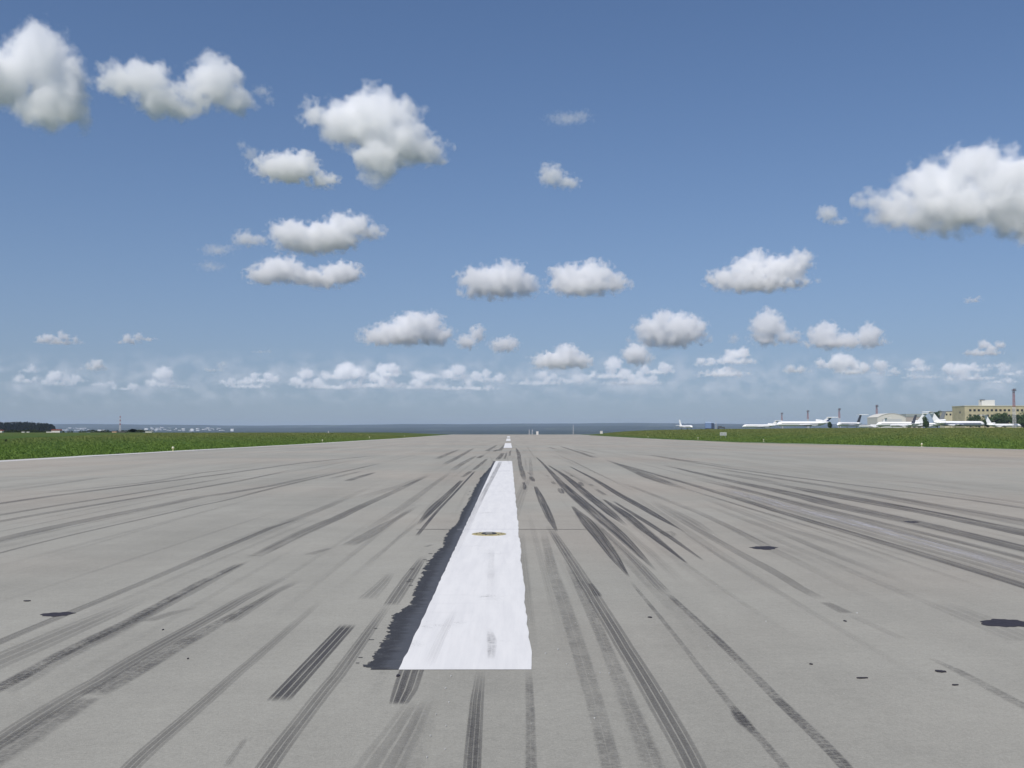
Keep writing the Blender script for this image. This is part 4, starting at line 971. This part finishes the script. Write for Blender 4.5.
def cloud(label, lobes, tau=9, edge=.62, ns=None, namp=3.4, D=None, grp='fair-weather clouds', depth=1.0, name='cloud'):
    """lobes: (px, py, rx, ry) of the cloud's swellings as seen; its base lies about 1150 m up"""
    ncl[0] += 1; sd_ = ncl[0]; random.seed(sd_ * 7)
    yb = max(l[1] + l[3] for l in lobes)
    if D is None: D = min(BASE / ((HY - yb) / F), 60000)
    cx = sum(l[0] for l in lobes) / len(lobes); cyy = sum(l[1] for l in lobes) / len(lobes)
    ref = max(5.0, np.mean([min(l[2], l[3]) for l in lobes]) * .75)
    small = ref < 11
    if small and grp.startswith('fair') and len(lobes) > 1:      # cauliflower knobs along the top
        ex = []
        for (x, y, rx, ry) in lobes[:4]:
            for k in range(3):
                a = math.radians(random.uniform(25, 155)); rr = min(rx, ry) * random.uniform(.34, .52)
                ex.append((x + math.cos(a) * rx * .78, y - math.sin(a) * ry * .72, rr * 1.15, rr))
        lobes = list(lobes) + ex
    if small: edge *= .9; namp *= 1.1
    L = []; bm = bmesh.new()
    for (x, y, rx, ry) in lobes:
        rx *= (1.04 if small else 1.12); ry *= (1.04 if small else 1.12)
        rz = (rx * .6 + ry * .4) * depth; dz = random.uniform(-.4, .4) * rz
        L.append((x - cx, -(y - cyy), dz, rx, ry, rz))
        k = 1.28 + .1
        mm = bmesh.ops.create_icosphere(bm, subdivisions=3, radius=1)
        for v in mm['verts']: v.co = Vector((x - cx + v.co.x * rx * k, -(y - cyy) + v.co.y * ry * k, dz + v.co.z * rz * k))
    me = bpy.data.meshes.new('hull'); bm.to_mesh(me); bm.free()
    tmp = bpy.data.objects.new('hull', me); C.objects.link(tmp)
    md = tmp.modifiers.new('r', 'REMESH'); md.mode = 'VOXEL'; md.voxel_size = max(.5, ref * .22)
    dg = bpy.context.evaluated_depsgraph_get(); me2 = bpy.data.meshes.new_from_object(tmp.evaluated_get(dg))
    bpy.data.objects.remove(tmp); bpy.data.meshes.remove(me)
    s = D / F; R = ref / .75 * s
    me2.materials.clear()
    o = link(name, me2, volmat('cloud_vapour', L, .44 * tau / (2 * R), edge, ns or (1.05 if small else .85) / ref, namp, ref, seed=sd_ * 37.0))
    o.scale = (s, s, s); o.location = at(cx, cyy, D); o.rotation_euler = (math.radians(90), 0, -math.atan2(cx - VX, F))
    return tag(o, label, 'cloud', grp)
cloud('tall white cloud cut by the left edge near the top, brightest at its crown', [(38, 58, 30, 34), (12, 78, 26, 30), (62, 72, 20, 22), (56, 90, 30, 28), (46, 110, 28, 18), (76, 106, 14, 18), (46, 45, 18, 18), (-15, 80, 25, 30)], 9)
cloud('two-humped white cloud right of the tall cloud at the left edge', [(119, 84, 19, 15), (145, 84, 26, 18), (162, 103, 26, 16), (190, 95, 20, 14), (214, 74, 24, 25), (236, 94, 17, 15), (180, 108, 22, 12)], 7)
cloud('small torn wisp right of the two-humped cloud', [(262, 92, 10, 6), (270, 100, 6, 5)], 1.6, 1.2)
cloud('large ragged white cloud in the upper left half with a drooping lower tip', [(372, 118, 36, 28), (345, 122, 26, 22), (316, 118, 15, 11), (402, 140, 30, 22), (428, 146, 20, 14), (380, 158, 24, 20), (375, 176, 14, 10), (374, 98, 20, 13), (402, 112, 20, 15), (308, 108, 7, 8)], 8)
cloud('small white cloud tucked below left of the large ragged cloud', [(288, 168, 30, 14), (275, 168, 22, 12), (300, 160, 18, 10), (322, 178, 16, 8)], 7)
cloud('thin curl of cloud above the small tucked cloud', [(250, 153, 9, 8), (242, 145, 5, 6)], 1.6, 1.2)
cloud('broad white cloud in the left middle sky, upper one of a stacked pair', [(328, 237, 32, 15), (347, 227, 25, 13), (292, 236, 22, 14), (370, 231, 14, 8), (310, 245, 30, 9)], 8)
cloud('small puff just left of the broad upper cloud of the pair', [(246, 239, 14, 8), (258, 240, 10, 6)], 3.5, 1)
cloud('faint strip of cloud left of the stacked pair', [(216, 250, 15, 6), (228, 248, 10, 4)], 1.8, 1.2)
cloud('faint lower strip of cloud beneath the other faint strip', [(211, 267, 13, 5)], 1.8, 1.2)
cloud('flat-based cloud with two humps, lower one of the stacked pair', [(282, 270, 24, 12), (266, 275, 18, 10), (308, 276, 24, 8), (341, 272, 21, 11), (322, 279, 24, 8)], 8)
cloud('rounded cloud in the middle of the sky, left one of two side by side', [(480, 281, 22, 14), (506, 279, 24, 16), (525, 285, 14, 12), (496, 290, 32, 8)], 8)
cloud('rounded cloud in the middle of the sky, right one of two side by side', [(570, 279, 21, 15), (595, 275, 20, 13), (611, 283, 17, 10), (587, 288, 34, 8)], 8)
cloud('small heart-shaped puff above the centre of the sky', [(552, 176, 14, 11), (568, 182, 12, 8), (547, 170, 7, 8)], 4, .9)
cloud('faint thin wisp high in the middle of the sky', [(568, 118, 22, 6), (582, 115, 9, 6)], 1.3, 1.3)
cloud('white cloud with a domed head right of the centre', [(727, 277, 20, 10), (752, 270, 22, 14), (756, 259, 13, 9), (780, 270, 26, 13), (798, 263, 14, 11), (760, 284, 42, 8)], 8)
cloud('small grey puff left of the biggest right-hand cloud', [(828, 214, 11, 9), (838, 222, 9, 4)], 3.5, 1)
cloud('biggest cloud, cut by the right edge, with a bright top and grey base', [(975, 168, 34, 20), (940, 182, 34, 22), (905, 203, 32, 18), (876, 193, 15, 11), (1002, 182, 34, 25), (960, 208, 50, 22), (1010, 212, 36, 22), (1022, 232, 16, 18), (925, 218, 30, 12), (1048, 190, 40, 38)], 10)
cloud('long low-domed cloud left of centre above the horizon clouds', [(400, 334, 35, 11), (415, 325, 25, 12), (430, 322, 14, 11), (436, 334, 17, 11), (380, 338, 20, 7)], 8)
cloud('slanting small cloud right of the long low-domed one', [(467, 342, 11, 7), (477, 334, 8, 8)], 6)
cloud('small flat puff between the slanting cloud and the view centre', [(504, 345, 15, 7), (512, 341, 7, 6)], 5)
cloud('pyramid-shaped cloud low above the runway end', [(560, 360, 26, 9), (566, 353, 14, 8), (580, 360, 13, 8), (543, 363, 12, 6)], 7)
cloud('small dome tucked under the left foot of the larger domed cloud', [(636, 354, 14, 11), (642, 359, 12, 6)], 7)
cloud('large domed cloud low in the sky right of the centre', [(655, 330, 20, 14), (682, 328, 22, 15), (664, 320, 13, 10), (670, 338, 32, 8), (695, 330, 12, 11)], 8)
cloud('domed cloud with a trailing right foot, below the domed-head cloud', [(768, 326, 17, 15), (766, 337, 16, 9), (786, 337, 14, 7)], 7)
cloud('twin-topped cloud right of the trailing-foot cloud', [(825, 335, 16, 13), (845, 340, 13, 8), (868, 337, 14, 12), (845, 343, 32, 5)], 7)
cloud('tiny puff left of the trailing-foot cloud', [(735, 338, 5, 5), (733, 341, 6, 3)], 3, 1)
G2 = 'low clouds near the horizon'
low = [('low ragged cloud below the larger domed cloud', [(708, 360, 15, 7), (738, 358, 22, 8), (722, 371, 28, 7)], 4),
 ('low small heap right of the ragged low cloud', [(797, 368, 15, 6)], 3.5),
 ('low heaped cloud below the twin-topped cloud', [(835, 360, 20, 10), (852, 368, 18, 8)], 4),
 ('row of low puffs right of the low heaped cloud', [(880, 370, 9, 6), (893, 372, 8, 5)], 3),
 ('double-layered small low cloud left of the right-hand cluster', [(917, 366, 14, 6), (921, 375, 18, 4)], 3.5),
 ('slim bright low cloud near the right edge', [(985, 350, 19, 7), (993, 345, 9, 6)], 4),
 ('low cluster beneath the slim bright low cloud', [(955, 368, 14, 8), (977, 366, 13, 7), (990, 363, 11, 6), (970, 376, 24, 5)], 3.5),
 ('small low puff beside the right edge', [(1008, 371, 14, 6), (1003, 380, 16, 4)], 3),
 ('tiny isolated puff below the biggest cloud', [(974, 298, 10, 5)], 3),
 ('small flat cloud alone low on the left', [(60, 339, 23, 6), (68, 336, 10, 5)], 3.2),
 ('small two-part cloud low on the left, right of the flat one', [(128, 340, 13, 5), (145, 336, 14, 5)], 3.2),
 ('low puff on the left standing above the horizon row', [(95, 366, 13, 6)], 2.6),
 ('low puff nearest the left edge', [(27, 368, 8, 6), (26, 378, 14, 6)], 2.6),
 ('broad faint heap of the horizon row on the left', [(60, 380, 18, 7), (75, 378, 12, 6)], 2.2),
 ('little bright heap of the horizon row above the left field mast', [(104, 382, 10, 5), (125, 386, 14, 5)], 2.2),
 ('rounded heap of the horizon row left of the sloping wisp', [(163, 381, 14, 7), (180, 384, 10, 5)], 2.6),
 ('sloping wisp above the horizon row on the left', [(214, 368, 11, 4), (222, 364, 6, 4)], 2.2),
 ('wide bright heap of the horizon row left of the long one', [(235, 381, 13, 5), (262, 377, 16, 7), (248, 384, 22, 5)], 3.2),
 ('faint small shred above the wide bright heap', [(262, 350, 10, 3.5)], 1.3),
 ('long bumpy cloud of the horizon row left of the centre', [(305, 381, 14, 7), (345, 372, 28, 9), (385, 370, 20, 8), (330, 384, 34, 6), (375, 382, 34, 7)], 3.2),
 ('low heap right of the long bumpy cloud', [(430, 372, 16, 7), (425, 384, 26, 6)], 2.8),
 ('ragged low heap left of the pyramid cloud', [(455, 374, 16, 7), (488, 376, 20, 7), (470, 386, 30, 5)], 2.8),
 ('low spread cloud right of the pyramid cloud', [(612, 372, 26, 8), (655, 368, 20, 8), (635, 380, 34, 6)], 2.8),
 ('low faint cloud in the middle below the pyramid cloud', [(540, 380, 30, 6), (575, 378, 22, 6)], 2.2)]
random.seed(314)
for lb, lo, ta in low:
    L2 = []
    for (x, y, rx, ry) in lo:                 # each swelling is itself a little heap of puffs on a flat base
        for k in range(max(2, int(rx / 4.2))):
            q = random.uniform(-.85, .85); rr = random.uniform(.55, .90) * ry * (1.15 - .5 * abs(q))
            L2.append((x + q * rx, y + ry * .55 - rr * random.uniform(.5, 1.5) * (1.2 - abs(q)), rr * random.uniform(1.0, 1.5), rr))
        L2.append((x, y + ry * .5, rx * .8, ry * .32))
    stt = random.getstate(); cloud(lb, L2, ta * 2.3, .62, grp=G2, namp=2.3); random.setstate(stt)
# the faintest, farthest ones merge into a band
def band(Y, pt, pb, dens, thr, ns, label):
    a, b_ = at(-60, pt, Y), at(1084, pb, Y)
    bm = bmesh.new(); hwid = (b_.x - a.x) / 2; hh = (a.z - b_.z) / 2
    box(bm, -hwid, hwid, -Y * .02, Y * .02, -hh, hh)
    m = bpy.data.materials.new('far_vapour'); m.use_nodes = True; t = NT(m.node_tree); m.node_tree.nodes.clear()
    out = t.n('ShaderNodeOutputMaterial'); v = t.n('ShaderNodeVolumeScatter'); tc = t.n('ShaderNodeTexCoord'); P = tc.outputs['Object']
    s = t.n('ShaderNodeSeparateXYZ'); t.put(s.inputs[0], P)
    e = t.m('SUBTRACT', 1, t.m('ABSOLUTE', t.m('DIVIDE', s.outputs[2], hh)))
    nz = t.noise(t.v('MULTIPLY', P, (1, 1, 1.5)).outputs[0], ns, 4, .50)
    q = t.m('MULTIPLY', t.ramp(nz, thr, thr + .20), t.ramp(e, 0, 1.0))
    t.put(v.inputs['Density'], t.m('MULTIPLY', q, dens)); v.inputs['Color'].default_value = (1, 1, 1, 1); t.put(out.inputs['Volume'], v.outputs[0])
    o = obj('distant_clouds', bm, m); o.location = ((a.x + b_.x) / 2, Y, (a.z + b_.z) / 2)
    tag(o, label, 'clouds', kind='stuff')
band(42000, 346, 414, .9 / 1680, .46, .0012, 'faint rosy band of merged clouds low over the horizon')
print('objects', len(sc.objects), 'marks', cnt[0])
